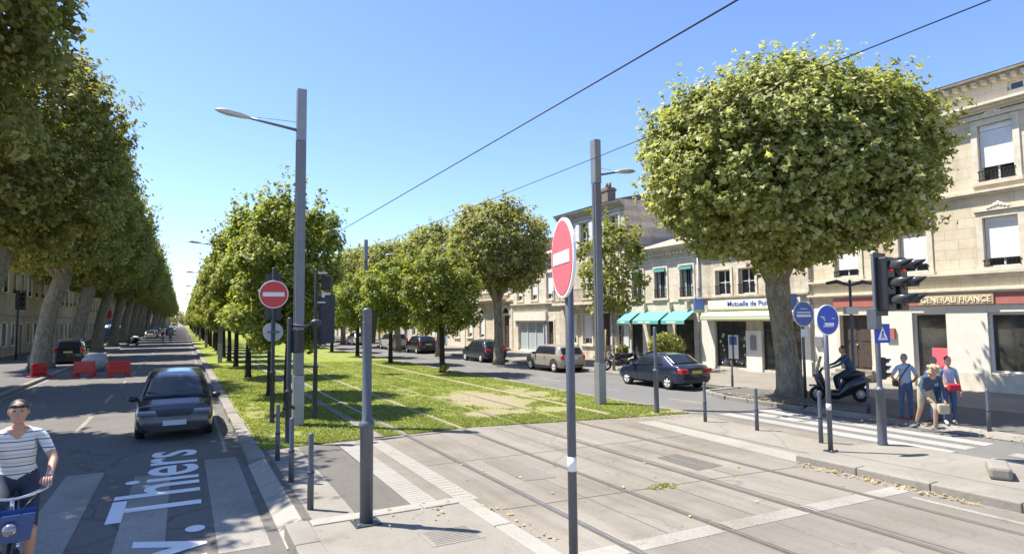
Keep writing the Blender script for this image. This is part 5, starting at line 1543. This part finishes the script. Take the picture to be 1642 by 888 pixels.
HATCH = dict(top=[(-.5, .52), (-.49, .60), (-.475, .64), (-.37, .93), (-.30, .97), (-.08, 1.0), (.05, .985), (.13, .945), (.29, .655), (.44, .55), (.485, .47), (.5, .40)],
             belt=[(-.5, .63), (-.2, .625), (.2, .60), (.5, .56)], side_glass=[((-.10, .235), (-.09, .12)), ((-.33, -.115), (-.29, -.105))], shield=(.285, .135), rear=(-.468, -.375))
COUPE = dict(top=[(-.5, .5), (-.492, .62), (-.44, .69), (-.37, .72), (-.22, .965), (-.1, 1.0), (.02, .995), (.1, .95), (.25, .665), (.42, .56), (.48, .48), (.5, .38)],
             belt=[(-.5, .66), (-.2, .645), (.2, .60), (.5, .53)], side_glass=[((-.09, .20), (-.08, .085)), ((-.235, -.105), (-.175, -.095))], shield=(.245, .105), rear=(-.365, -.225))
VAN = dict(top=[(-.5, .45), (-.49, .58), (-.48, .62), (-.42, .93), (-.36, .97), (-.1, 1.0), (.1, .98), (.18, .93), (.36, .61), (.45, .54), (.49, .46), (.5, .38)],
           belt=[(-.5, .61), (.5, .57)], side_glass=[((-.02, .29), (-.01, .165)), ((-.20, -.035), (-.19, -.025)), ((-.39, -.215), (-.36, -.205))], shield=(.35, .185), rear=(-.475, -.425))
BUBBLE = dict(top=[(-.5, .42), (-.492, .56), (-.47, .64), (-.40, .92), (-.33, .985), (-.05, 1.0), (.1, .985), (.16, .95), (.25, .685), (.42, .63), (.48, .54), (.5, .42)],
              belt=[(-.5, .645), (.5, .63)], side_glass=[((-.09, .20), (-.08, .145)), ((-.34, -.105), (-.31, -.095))], shield=(.245, .165), rear=(-.462, -.405))
make_car('parked_car', 'navy two door coupe parked on the right below the turquoise awnings', (17.62, 20.15, RZ), 0, 'navy', 3.95, 1.7, 1.37, wheel_y=(-.305, .33), wr=.30, **COUPE)
make_car('parked_car', 'beige small car with round wheel arches parked before the white shopfront', (18.1, 29.4, RZ), 0, 'mini_beige', 3.84, 1.70, 1.42, wheel_y=(-.32, .33), wr=.31, tail='tall', trim='black_plastic', plate_r='plate_white', **BUBBLE)
make_car('parked_car', 'dark blue hatchback parked next to the dark shaded plane trunk', (18.15, 38.6, RZ), 0, 'charcoal_blue', 4.0, 1.74, 1.47, wheel_y=(-.31, .32), wr=.31, **HATCH)
make_car('parked_car', 'black car with bright red high tail lamps on the right, between two hornbeam trunks', (18.2, 51.5, RZ), 0, 'black_paint', 3.9, 1.7, 1.5, wheel_y=(-.31, .32), tail='high', **HATCH)
make_car('parked_car', 'silver compact people carrier parked on the right behind the hornbeam trunk', (18.2, 59.5, RZ), 0, 'silver', 4.3, 1.76, 1.62, wheel_y=(-.30, .31), tail='high', **VAN)
make_car('parked_car', 'white car parked far along the right kerb, past the silver people carrier', (18.2, 73.5, RZ), 0, 'white_car', 4.2, 1.74, 1.5, wheel_y=(-.31, .32), **HATCH)
# oncoming people carrier on the left road
make_car('moving_car', 'dark blue people carrier coming toward the viewer on the shaded left road', (-.12, 19.3, RZ), PI, 'charcoal_blue', 4.25, 1.74, 1.56, wheel_y=(-.31, .30), wr=.31, plate_r='plate_white', **VAN)
make_car('parked_car', 'dark van-like car parked between plane trunks behind the red barriers', (-6.9, 53.5, RZ), 0.05, 'black_paint', 4.4, 1.85, 1.8, wheel_y=(-.30, .31), tail='high', **VAN)
def far_car(l, x, y, rz, paint, form, L=4.2, H=1.5, nm='parked_car', grp=None): return make_car(nm, l, (x, y, RZ), rz, paint, L, 1.75, H, wheel_y=(-.31, .32), group=grp, **form)
far_car('white car parked far on the left, below the plane crowns', -5.0, 128, 0, 'white_car', HATCH)
far_car('dark car parked on the left just beyond the white one', -5.0, 140, 0, 'grey_car', HATCH)
far_car('dark blue car far up the road in the left lane, beyond the two cyclists', -2.6, 165, PI, 'charcoal_blue', VAN, 4.6, 1.8, 'moving_car')
far_car('white car far along the left kerb among the trunks', -5.0, 160, 0, 'white_car', VAN, 4.3, 1.7)
far_car('black car most distant on the left kerb', -5.0, 182, 0, 'black_paint', HATCH)
far_car('small grey car in the far distance of the left road', -2.7, 230, PI, 'silver', HATCH, nm='moving_car')

# two-wheelers
def two_wheeler(name, label, cat, loc, rz, paint, scooter=True, windshield=False, cover=False, lean=.12, group=None, fat=1.0):
    t = thing(name, label, cat, loc, rz, group)
    t.rotation_euler = (0, lean, rz)
    R_, yw = (.24, .62) if scooter else (.31, .70)
    for y in (-yw, yw):
        q = MB(); n, k = 24, 8; v_, f_ = [], []
        rt = .055
        for i in range(n):
            a = 2 * PI * i / n
            for j in range(k):
                b = 2 * PI * j / k; r = R_ - rt + rt * math.cos(b); v_.append((rt * 1.1 * math.sin(b), y + r * math.cos(a), R_ + r * math.sin(a)))
        for i in range(n):
            for j in range(k): f_.append((i * k + j, i * k + (j + 1) % k, ((i + 1) % n) * k + (j + 1) % k, ((i + 1) % n) * k + j))
        q.add(v_, f_, True); w = q.build('wheel', 'tyre', t)
        q = MB(); q.lathe([(.05, -.05), (.05, .05)], (0, y, R_), (1, 0, 0), 10)
        for i in range(6):
            a = PI * i / 3; q.tube([(0, y, R_), (0, y + math.cos(a) * (R_ - .07), R_ + math.sin(a) * (R_ - .07))], .014, 5)
        q.build('rim', 'rim', w)
    if scooter:
        q = MB()
        sec = [(-.85, .78, .08, .05), (-.7, .72, .15, .13), (-.4, .62, .19, .2), (-.15, .5, .2, .18), (.05, .3, .19, .1), (.3, .3, .18, .1), (.42, .55, .2, .14), (.5, .8, .2, .12), (.58, .95, .15, .09)]
        v_, f_ = [], []; n = 12
        for y, z, a, b in sec:
            for k in range(n): v_.append((a * fat * math.cos(2 * PI * k / n), y, z - (fat - 1) * .12 + b * fat * math.sin(2 * PI * k / n)))
        for i in range(len(sec) - 1):
            for k in range(n): f_.append((i * n + k, i * n + (k + 1) % n, (i + 1) * n + (k + 1) % n, (i + 1) * n + k))
        f_ += [tuple(range(n)), tuple((len(sec) - 1) * n + k for k in range(n))]
        q.add(v_, f_, True); q.box((0, yw + .02, .5), (.14, .4, .05)); q.build('body', paint, t)
        q = MB(); q.tube([(0, -.75, .84), (0, -.55, .86), (0, -.25, .8), (0, -.1, .74)], [.09, .14, .14, .1], 10); q.build('seat', 'black_plastic', t)
        q = MB(); q.tube([(0, yw, R_), (0, .52, .9), (0, .47, 1.02)], [.04, .04, .035], 8); q.build('fork', 'dark_metal', t)
    else:
        q = MB(); q.tube([(0, yw, R_), (0, .48, .78), (0, .42, .95)], [.045, .045, .035], 8); q.build('fork', 'chrome', t)
        q = MB(); q.ball((0, .12, .74), (.15, .3, .16), 14, 10); q.build('tank', paint, t)
        q = MB(); q.tube([(0, -.85, .86), (0, -.55, .76), (0, -.15, .72)], [.06, .13, .12], 10); q.build('seat', 'black_plastic', t)
        q = MB(); q.ball((0, .05, .42), (.18, .28, .2), 12, 8); q.tube([(0, -yw, R_), (0, -.1, .4), (0, .35, .75)], .04, 6); q.build('engine', 'dark_metal', t)
        q = MB(); q.tube([(.16, .2, .3), (.18, -.3, .3), (.2, -.8, .42)], [.035, .045, .05], 8); q.build('exhaust', 'chrome', t)
    hy = .44 if scooter else .38
    q = MB(); q.tube([(-.36, hy - .08, 1.03), (-.2, hy, 1.02), (.2, hy, 1.02), (.36, hy - .08, 1.03)], .018, 7); q.build('handlebar', 'black_plastic', t)
    q = MB(); q.ball((0, hy + .14, .9), (.1, .07, .1), 12, 8); q.build('headlight', 'head_clear', t)
    q = MB()
    for s in (-1, 1): q.tube([(s * .3, hy, 1.03), (s * .36, hy + .02, 1.2)], .008, 5); q.ball((s * .37, hy + .02, 1.22), (.06, .015, .04), 8, 6)
    q.build('mirror', 'black_plastic', t)
    q = MB(); q.box((0, -.9, .68), (.14, .05, .08)); q.build('taillight', 'tail_red', t, .01)
    if windshield:
        v_, f_ = [], []
        for i in range(7):
            a = -.7 + 1.4 * i / 6
            v_ += [(math.sin(a) * .32, hy + .1 + math.cos(a) * .1, .95), (math.sin(a) * .26, hy - .02 + math.cos(a) * .08, 1.42)]
        for i in range(6): f_.append((2 * i, 2 * i + 2, 2 * i + 3, 2 * i + 1))
        q = MB(); q.add(v_, f_, True); o = q.build('windshield', 'khaki', t); so = o.modifiers.new('s', 'SOLIDIFY'); so.thickness = .008
    if cover:
        q = MB(); q.ball((0, -.3, .8), (.26, .6, .28), 14, 9); q.build('cover', 'white_paint', t)
    return t
two_wheeler('motorcycle', 'dark motorcycle with chrome fork parked by the young staked tree', 'motorcycle', (19.9, 26.0, 0), math.radians(62), 'black_paint', False)
two_wheeler('motor_scooter', 'dark scooter with raised tail parked behind the navy coupe roof', 'scooter', (21.0, 25.3, 0), math.radians(75), 'navy', True)
SCO = two_wheeler('motor_scooter', 'dark scooter with beige windscreen carrying a rider beside the big plane trunk', 'scooter', (18.3, 12.75, 0), math.radians(48), 'black_paint', True, True, False, 0.0, None, 1.6)
MB().box((0, .56, .62), (.5, .12, .55), Matrix.Rotation(-.3, 3, 'X')).build('leg_shield', 'navy', SCO, .05)
for i in range(5):
    two_wheeler('motor_scooter', ['parked scooter nearest of the row under the left planes', 'scooter under a white cover, second in the row on the left', 'third parked scooter of the left row, dark', 'white covered scooter, fourth in the left row', 'last scooter of the row on the left, before the blue shopfront'][i],
                'scooter', (-5.6 - .1 * i, 93 + 1.7 * i, RZ), .9, 'black_paint', True, False, i % 2 == 1)

# ------------------------------------------------------------------ people
def skin_mesh(nodes, edges, rad, root, sub=2):
    """nodes name->pos, edges of names, rad name->radius; smooth body grown round the skeleton"""
    names = list(nodes); me = bpy.data.meshes.new('skeleton')
    me.from_pydata([nodes[n] for n in names], [(names.index(a), names.index(b)) for a, b in edges], [])
    o = bpy.data.objects.new('skeleton', me); col.objects.link(o)
    o.modifiers.new('skin', 'SKIN')
    sv = me.skin_vertices[0].data
    for i, n in enumerate(names):
        r = rad[n]; sv[i].radius = r if isinstance(r, tuple) else (r, r)
        sv[i].use_root = (n == root)
    s = o.modifiers.new('sub', 'SUBSURF'); s.levels = sub; s.render_levels = sub
    dg = bpy.context.evaluated_depsgraph_get()
    out = bpy.data.meshes.new_from_object(o.evaluated_get(dg))
    bpy.data.objects.remove(o)
    return out

def seg_dist(p, a, b):
    ab = b - a; t = max(0, min(1, (p - a).dot(ab) / max(ab.length_squared, 1e-9))); return (p - a - ab * t).length

def hand_chain(w, d, palm, side, curl, s=1.0):
    """five separate fingers: w wrist, d hand direction, palm normal, side = thumb direction"""
    d, palm, side = d.normalized(), palm.normalized(), side.normalized()
    out = []
    for k, (off, ln) in enumerate(((.030, .072), (.010, .08), (-.011, .075), (-.030, .06))):
        a = w + d * .045 * s + side * off * .7 * s; b = w + d * .09 * s + side * off * s
        q = d; pts = [a, b]; p = b
        for j in range(3):
            q = (q * math.cos(curl) + palm * math.sin(curl)).normalized() if j or curl > .3 else q
            p = p + q * ln * s * (.42, .33, .25)[j]; pts.append(p)
        out.append((pts, .0095 * s))
    a = w + d * .02 * s + side * .018 * s; b = w + d * .05 * s + side * .046 * s + palm * .01 * s
    c = b + (d * .8 + side * .35 + palm * .5).normalized() * .034 * s; e = c + (d + palm * .8).normalized() * .026 * s
    out.append(([a, b, c, e], .011 * s))
    return out

def person(label, loc, rz, pose, mats, hair, height=1.72, group=None, sub=2, hairstyle='short', detail=False, bulk=1.0):
    t = thing('person', label, 'person', loc, rz, group)
    k = height / 1.72
    J = {n: Vector(p) * k for n, p in pose.items() if n in STAND}
    rad = dict(pelvis=(.15, .115), waist=(.138, .105), chest=(.165, .115), upper=(.13, .09), neck=.052, head0=.05)
    R0 = {}
    for n in J:
        b = n[:-2] if n.endswith(('_l', '_r')) else n
        v = rad.get(b) or dict(shoulder=.062, elbow=.043, wrist=.029, palm=.036, hip=.098, knee=.062, ankle=.04, toe=.036, heel=.04)[b]
        g = bulk if b in ('pelvis', 'waist', 'chest', 'upper', 'hip') else 1.0
        R0[n] = tuple(x * k * g for x in v) if isinstance(v, tuple) else v * k * g
    E = [('pelvis', 'waist'), ('waist', 'chest'), ('chest', 'upper'), ('upper', 'neck'), ('neck', 'head0')]
    for s in 'lr':
        E += [('upper', 'shoulder_' + s), ('shoulder_' + s, 'elbow_' + s), ('elbow_' + s, 'wrist_' + s), ('wrist_' + s, 'palm_' + s), ('pelvis', 'hip_' + s), ('hip_' + s, 'knee_' + s), ('knee_' + s, 'ankle_' + s), ('ankle_' + s, 'toe_' + s)]
    me = skin_mesh(J, E, R0, 'pelvis', sub)
    top, sleeve, legs, legs2, shoe = mats
    mlist = ['skin', top, legs, shoe]
    bones = []
    for a, b in E:
        if a == 'pelvis' and b == 'waist': m_ = 1
        elif b in ('chest', 'upper', ) or b.startswith('shoulder'): m_ = 1
        elif b in ('neck', 'head0'): m_ = 0
        elif b.startswith('elbow'): m_ = 1
        elif b.startswith('wrist'): m_ = 1 if sleeve == 'long' else 0
        elif b.startswith('palm'): m_ = 0
        elif b.startswith('hip') or b.startswith('knee'): m_ = 2
        elif b.startswith('ankle'): m_ = 2 if legs2 == 'long' else 0
        else: m_ = 3
        bones.append((J[a], J[b], m_))
    if sleeve == 'short':
        for s in 'lr':
            a, b = J['shoulder_' + s], J['elbow_' + s]; bones = [x for x in bones if not (x[0] == a and x[1] == b)]
            c = a.lerp(b, .72); bones += [(a, c, 1), (c, b, 0)]
    bm = bmesh.new(); bm.from_mesh(me)
    for f in bm.faces:
        p = f.calc_center_median(); f.material_index = min(bones, key=lambda q: seg_dist(p, q[0], q[1]))[2]; f.smooth = True
    hd = J['head0']; hv = (J['head0'] - J['neck']).normalized()
    face = pose.get('face') or Vector((0, -1, 0))
    # head: skull, jaw, nose, ears joined to the same mesh
    tmp = MB(); q = Matrix.Rotation(math.atan2(face[0], -face[1]), 3, 'Z')
    hc = hd + Vector((0, 0, .10 * k)) + q @ Vector((0, -.012 * k, 0))
    tmp.ball(hc, (.076 * k, .094 * k, .112 * k), 20, 14, q)
    tmp.ball(hc + q @ Vector((0, -.03, -.062)) * k, (.058 * k, .064 * k, .066 * k), 16, 10, q)
    tmp.add([hc + q @ Vector(v) * k for v in ((0, -.088, .022), (-.016, -.088, -.03), (.016, -.088, -.03), (0, -.118, -.026))], [(0, 1, 3), (0, 3, 2), (1, 2, 3)], True)
    for s in (-1, 1): tmp.ball(hc + q @ Vector((s * .077, .012, -.005)) * k, (.012 * k, .026 * k, .034 * k), 8, 6, q)
    hm = tmp.mesh('head', 'skin')
    if True:
        n0 = len(bm.verts); bm.from_mesh(hm)
        for f in list(bm.faces)[-len(hm.polygons):]: f.material_index = 0; f.smooth = True
    # hands with five fingers
    for s, sg in (('l', -1), ('r', 1)):
        w = J['wrist_' + s]; d = J['palm_' + s] - w
        palm = Vector(pose.get('palmn_' + s, (-sg, 0, -.2))); palm = palm - d.normalized() * palm.dot(d.normalized()); palm.normalize()
        side = d.normalized().cross(palm) * (1 if s == 'l' else -1)
        if pose.get('thumbflip'): side = -side
        for pts, r in hand_chain(w, d, palm, side, pose.get('curl', .45), k):
            m2 = MB(); m2.tube(pts, [r * 1.25] + [r] * (len(pts) - 2) + [r * .75], 7); h_ = m2.mesh('finger', 'skin'); bm.from_mesh(h_)
            for f in list(bm.faces)[-len(h_.polygons):]: f.material_index = 0; f.smooth = True
            bpy.data.meshes.remove(h_)
    me.materials.clear()
    for m_ in mlist: me.materials.append(M[m_])
    bm.to_mesh(me); bm.free(); bpy.data.meshes.remove(hm)
    link('body', me, t)
    hb = MB()
    if hairstyle == 'short':
        hb.ball(hc + q @ Vector((0, .016, .022)) * k, (.083 * k, .09 * k, .1 * k), 18, 12, q)
    else:
        hb.ball(hc + q @ Vector((0, .02, .02)) * k, (.098 * k, .1 * k, .115 * k), 18, 12, q)
        g = random.Random(5)
        for i in range(22):
            a = g.uniform(-2.2, 2.2); hb.ball(hc + q @ Vector((math.sin(a) * .1, math.cos(a) * .09 + .01, g.uniform(-.11, .08))) * k, .04 * k, 8, 6)
    hb.build('hair', hair, t)
    eb = MB()
    for s in (-1, 1): eb.ball(hc + q @ Vector((s * .03, -.085, .012)) * k, .009 * k, 8, 6)
    eb.build('eyes', 'eye', t)
    mb_ = MB(); mb_.box(hc + q @ Vector((0, -.092, -.068)) * k, (.045 * k, .006, .009 * k), q); mb_.build('mouth', 'sign_red_faded', t)
    return t, J, k

STAND = dict(pelvis=(0, 0, .95), waist=(0, 0, 1.1), chest=(0, .0, 1.28), upper=(0, .01, 1.40), neck=(0, 0, 1.48), head0=(0, -.015, 1.535),
             shoulder_l=(-.175, .01, 1.39), elbow_l=(-.235, .03, 1.11), wrist_l=(-.25, -.06, .87), palm_l=(-.25, -.085, .80),
             shoulder_r=(.175, .01, 1.39), elbow_r=(.235, .03, 1.11), wrist_r=(.25, -.06, .87), palm_r=(.25, -.085, .80),
             hip_l=(-.09, 0, .88), knee_l=(-.10, -.03, .49), ankle_l=(-.10, .02, .085), toe_l=(-.115, -.15, .035),
             hip_r=(.09, 0, .88), knee_r=(.10, -.03, .49), ankle_r=(.10, .02, .085), toe_r=(.115, -.15, .035))
def pose(**kw): d = dict(STAND); d.update(kw); return d
# group waiting on the kerb by the zebra crossing
p1 = pose(elbow_r=(.36, .10, 1.15), wrist_r=(.20, .02, .98), palm_r=(.15, .0, .96), elbow_l=(-.28, .02, 1.13), wrist_l=(-.26, -.18, 1.0), palm_l=(-.24, -.25, .98), toe_l=(-.16, -.15, .035), knee_l=(-.11, -.05, .49), ankle_r=(.13, .06, .085), toe_r=(.16, -.1, .035))
t1, J, k = person('man in light blue shirt and dark jeans, hand on hip, with crossbody strap', (16.62, 9.7, 0), math.radians(138), p1, ('shirt_blue', 'short', 'jeans', 'long', 'red_cloth'), 'hair_grey', 1.66)
st = thing('crossbody_bag', 'dark crossbody bag and strap worn over the light blue shirt', 'bag', (16.62, 9.7, 0), math.radians(138))
mb = MB(); mb.tube([(-.1, -.1, 1.42), (-.02, -.135, 1.3), (.1, -.135, 1.12), (.2, -.06, 1.0), (.21, .06, .98), (.1, .125, 1.15), (-.02, .125, 1.32), (-.11, .06, 1.42), (-.1, -.1, 1.42)], .014, 6); mb.build('strap', 'black_plastic', st)
MB().box((.235, 0, .93), (.08, .24, .17)).build('pouch', 'black_plastic', st, .02)
p2 = pose(pelvis=(0, .12, .92), waist=(0, .05, 1.06), chest=(0, -.12, 1.19), upper=(0, -.23, 1.26), neck=(0, -.30, 1.32), head0=(.0, -.345, 1.36), shoulder_l=(-.18, -.22, 1.24), elbow_l=(-.26, -.28, .98), wrist_l=(-.2, -.42, .80), palm_l=(-.18, -.45, .73),
          shoulder_r=(.18, -.22, 1.24), elbow_r=(.24, -.26, .95), wrist_r=(.22, -.36, .72), palm_r=(.22, -.38, .65), hip_l=(-.09, .1, .87), hip_r=(.09, .1, .87), knee_l=(-.1, .14, .48), ankle_l=(-.12, .32, .12), toe_l=(-.12, .2, .035), knee_r=(.1, -.16, .5), ankle_r=(.1, -.1, .085), toe_r=(.1, -.27, .035))
person('blonde woman in dark blue jacket bending forward as she steps onto the crossing', (15.85, 8.75, -.02), math.radians(-35), p2, ('jacket_blue', 'long', 'khaki', 'short', 'black_shoe'), 'hair_blonde', 1.68, hairstyle='long', bulk=1.12)
sk = thing('handbag', 'pale handbag hanging by the knees of the bending blonde woman', 'bag', (15.75, 8.35, 0), -.6); MB().box((0, 0, .5), (.26, .12, .24)).build('pouch', 'khaki', sk, .04); MB().tube([(-.09, 0, .6), (-.06, 0, .74), (.06, 0, .74), (.09, 0, .6)], .01, 6).build('handle', 'black_plastic', sk)
p3 = pose(elbow_r=(.25, -.05, 1.14), wrist_r=(.12, -.22, 1.05), palm_r=(.06, -.26, 1.07))
person('person in pale top standing half hidden behind the bending blonde woman', (16.75, 9.05, 0), math.radians(150), p3, ('shirt_pale', 'long', 'jeans', 'long', 'black_shoe'), 'hair_grey', 1.6)
p4 = pose(elbow_l=(-.22, .05, 1.13), wrist_l=(-.16, -.15, .99), palm_l=(-.1, -.2, .97), ankle_r=(.12, .1, .085), toe_r=(.12, -.07, .035))
person('person in pale blue top and jeans with white shoes, rightmost at the crossing', (16.72, 8.72, 0), math.radians(-40), p4, ('shirt_blue', 'short', 'jeans', 'long', 'white_shoe'), 'hair_dark', 1.64)
sk = thing('handbag', 'red handbag held in front of the pale blue top', 'bag', (16.72, 8.72, 0), math.radians(-40)); MB().box((.02, -.24, .93), (.28, .1, .18)).build('pouch', 'red_cloth', sk, .04); MB().tube([(-.08, -.24, 1.0), (-.1, -.12, 1.3), (-.1, .02, 1.44)], .008, 5).build('strap', 'red_cloth', sk)
# rider on the parked scooter
ps = dict(pelvis=(0, .38, .95), waist=(0, .34, 1.08), chest=(0, .27, 1.25), upper=(0, .22, 1.37), neck=(0, .19, 1.45), head0=(0, .165, 1.505), shoulder_l=(-.18, .22, 1.36), elbow_l=(-.28, .0, 1.16), wrist_l=(-.3, -.24, 1.07), palm_l=(-.31, -.31, 1.06),
          shoulder_r=(.18, .22, 1.36), elbow_r=(.28, .0, 1.16), wrist_r=(.3, -.24, 1.07), palm_r=(.31, -.31, 1.06), hip_l=(-.1, .32, .92), knee_l=(-.22, -.06, .72), ankle_l=(-.2, .02, .3), toe_l=(-.2, -.14, .25), hip_r=(.1, .32, .92), knee_r=(.22, -.06, .72), ankle_r=(.2, .02, .3), toe_r=(.2, -.14, .25), curl=.9, palmn_l=(0, 0, -1), palmn_r=(0, 0, -1))
person('rider in dark blue jacket seated on the scooter beside the big plane trunk', (18.3, 12.75, 0), math.radians(48 + 180), ps, ('jacket_blue', 'long', 'navy_cloth', 'long', 'black_shoe'), 'hair_dark', 1.75)

# cyclist in the striped polo shirt, riding toward the viewer at the lower left corner
mstr, nt, bs = new_mat('striped_polo')
tc = nt.nodes.new('ShaderNodeTexCoord'); sx = nt.nodes.new('ShaderNodeSeparateXYZ'); nt.links.new(tc.outputs['Object'], sx.inputs[0])
nn = nt.nodes.new('ShaderNodeMath'); nn.operation = 'MULTIPLY_ADD'; nn.inputs[1].default_value = .02
nt.links.new(noise(nt, tc.outputs['Object'], 6, 2, .5), nn.inputs[0]); nt.links.new(sx.outputs['Z'], nn.inputs[2])
md = nt.nodes.new('ShaderNodeMath'); md.operation = 'FRACT'; mu = nt.nodes.new('ShaderNodeMath'); mu.operation = 'MULTIPLY'; mu.inputs[1].default_value = 11.0
nt.links.new(nn.outputs[0], mu.inputs[0]); nt.links.new(mu.outputs[0], md.inputs[0])
cr = nt.nodes.new('ShaderNodeValToRGB'); cr.color_ramp.interpolation = 'CONSTANT'
e = cr.color_ramp.elements; e[0].color = (.62, .64, .66, 1); e[1].position = .22; e[1].color = (.09, .12, .22, 1)
for p_, c_ in ((.36, (.62, .64, .66, 1)), (.62, (.52, .47, .38, 1)), (.82, (.62, .64, .66, 1))): x = e.new(p_); x.color = c_
nt.links.new(md.outputs[0], cr.inputs[0]); nt.links.new(cr.outputs[0], bs.inputs['Base Color']); bs.inputs['Roughness'].default_value = .85
M['striped_polo'] = mstr
CYC = (-1.53, 8.4, RZ)
pc = dict(pelvis=(0, .36, 1.03), waist=(0, .32, 1.17), chest=(0, .25, 1.37), upper=(0, .2, 1.50), neck=(0, .16, 1.585), head0=(.0, .135, 1.64), shoulder_l=(-.19, .2, 1.49), elbow_l=(-.30, .08, 1.25), wrist_l=(-.27, -.18, 1.13), palm_l=(-.26, -.26, 1.13),
          shoulder_r=(.19, .2, 1.49), elbow_r=(.30, .08, 1.25), wrist_r=(.27, -.18, 1.13), palm_r=(.26, -.26, 1.13), hip_l=(-.1, .3, .98), knee_l=(-.13, -.12, .80), ankle_l=(-.12, .02, .42), toe_l=(-.13, -.15, .36), hip_r=(.1, .3, .98), knee_r=(.13, .0, .62), ankle_r=(.12, .12, .24), toe_r=(.13, -.05, .19), curl=.85, palmn_l=(0, 0, -1), palmn_r=(0, 0, -1))
CRZ = math.radians(8)
tp, J, k = person('cyclist in striped polo shirt and dark shorts riding toward the viewer, lower left corner', CYC, CRZ, pc, ('striped_polo', 'short', 'navy_cloth', 'short', 'black_shoe'), 'hair_dark', 1.86, bulk=1.13, sub=4)
wv = (J['wrist_r'] - J['elbow_r']).normalized(); mb = MB(); mb.tube([J['wrist_r'] - wv * .035, J['wrist_r'] - wv * .01], .037, 14); mb.build('wristwatch', 'chrome', tp)
hb = MB(); hc_ = J['head0'] + Vector((0, -.012, .10 * k)); hb.tube([hc_ + Vector((-.075, -.085, .06)), hc_ + Vector((-.04, -.1, .068)), hc_ + Vector((0, -.098, .062)), hc_ + Vector((.04, -.1, .068)), hc_ + Vector((.075, -.085, .06))], [.012, .024, .01, .024, .012], 8); hb.build('sunglasses', 'black_plastic', tp)
bt = thing('bicycle', 'bicycle with blue front box ridden by the striped polo cyclist, lower left corner', 'bicycle', CYC, CRZ)
for y in (-.56, .55):
    q = MB(); n, kk = 32, 8; v_, f_ = [], []
    for i in range(n):
        a = 2 * PI * i / n
        for j in range(kk):
            b = 2 * PI * j / kk; r = .33 + .02 * math.cos(b); v_.append((.02 * math.sin(b), y + r * math.cos(a), .35 + r * math.sin(a)))
    for i in range(n):
        for j in range(kk): f_.append((i * kk + j, i * kk + (j + 1) % kk, ((i + 1) % n) * kk + (j + 1) % kk, ((i + 1) % n) * kk + j))
    q.add(v_, f_, True); w = q.build('wheel', 'tyre', bt)
    q = MB(); q.lathe([(.03, -.04), (.03, .04)], (0, y, .35), (1, 0, 0), 10)
    for i in range(14): a = 2 * PI * i / 14; q.tube([(0, y, .35), (0, y + math.cos(a) * .31, .35 + math.sin(a) * .31)], .0025, 4)
    q.build('spokes', 'chrome', w)
q = MB(); q.tube([(0, -.38, .95), (0, -.56, .35)], .018, 8); q.tube([(0, .1, .33), (0, -.36, .85)], .024, 8); q.tube([(0, .1, .33), (0, .3, .95)], .02, 8); q.tube([(0, .55, .35), (0, .1, .33)], .014, 6); q.tube([(0, .55, .35), (0, .25, .78)], .014, 6); q.tube([(0, -.36, .88), (0, .24, .8)], .02, 8); q.build('frame', 'bike_blue', bt)
q = MB(); q.tube([(-.31, -.2, 1.125), (-.26, -.3, 1.115), (-.12, -.38, 1.08), (0, -.38, 1.06), (.12, -.38, 1.08), (.26, -.3, 1.115), (.31, -.2, 1.125)], .016, 8); q.tube([(0, -.37, .9), (0, -.38, 1.08)], .018, 8); q.build('handlebar', 'chrome', bt)
q = MB(); q.tube([(0, .2, .98), (0, .32, .99), (0, .46, 1.0)], [.03, .07, .11], 10); q.build('saddle', 'black_plastic', bt)
q = MB(); q.add([(-.2, -.72, .98), (.2, -.72, .98), (.2, -.44, .98), (-.2, -.44, .98), (-.16, -.68, .72), (.16, -.68, .72), (.16, -.46, .72), (-.16, -.46, .72)], [(0, 4, 5, 1), (1, 5, 6, 2), (2, 6, 7, 3), (3, 7, 4, 0), (4, 7, 6, 5)]); q.bx(-.19, .19, -.71, -.45, .9, .93); bx_ = q.build('front_box', 'bike_blue', bt)
q = MB(); q.ball((0, -.76, .86), (.06, .05, .06), 12, 8); q.build('headlight', 'head_clear', bt)
q = MB(); q.tube([(-.13, .05, .36), (.13, .05, .27)], .015, 6); q.box((-.15, .03, .36), (.1, .1, .025)); q.box((.15, .07, .22), (.1, .1, .025)); q.lathe([(.09, -.01), (.09, .01)], (.05, .1, .33), (1, 0, 0), 16); q.build('pedals', 'dark_metal', bt)
q = MB()
for s in (-1, 1): q.tube([(s * .28, -.27, 1.115), (s * .2, -.34, 1.09)], .008, 5); q.tube([(s * .2, -.36, 1.09), (s * .1, -.5, 1.0), (s * .04, -.5, .8)], .005, 5)
q.build('brake_lever', 'black_plastic', bt)

# two cyclists far up the left road
for i, (x, y, top) in enumerate(((-2.35, 96, 'navy_cloth'), (-1.5, 101, 'khaki'))):
    person(['far cyclist in dark top on the left road ahead of the car', 'far cyclist in pale top riding right of the dark one'][i], (x, y, RZ), 0, pc, (top, 'short', 'navy_cloth', 'short', 'black_shoe'), 'hair_dark', 1.75)
    b = dup(bt, (x, y, RZ), 0, ['far bicycle under the cyclist in dark top', 'far bicycle under the cyclist in pale top'][i])
# diners and tables outside the shops on the far left pavement
for i in range(3):
    t = thing('cafe_parasol', ['white parasol on the far left pavement, nearest of three', 'white parasol in the middle of three on the far left pavement', 'white parasol farthest of three on the left pavement'][i], 'parasol', (-9.2, 104 + i * 4.5, 0))
    MB().tube([(0, 0, 0), (0, 0, 2.5)], .03, 6).build('pole', 'dark_metal', t); MB().lathe([(1.3, 2.0), (.7, 2.3), (.02, 2.55), (.01, 2.5), (1.28, 1.97)], n=8).build('canopy', 'white_paint', t)
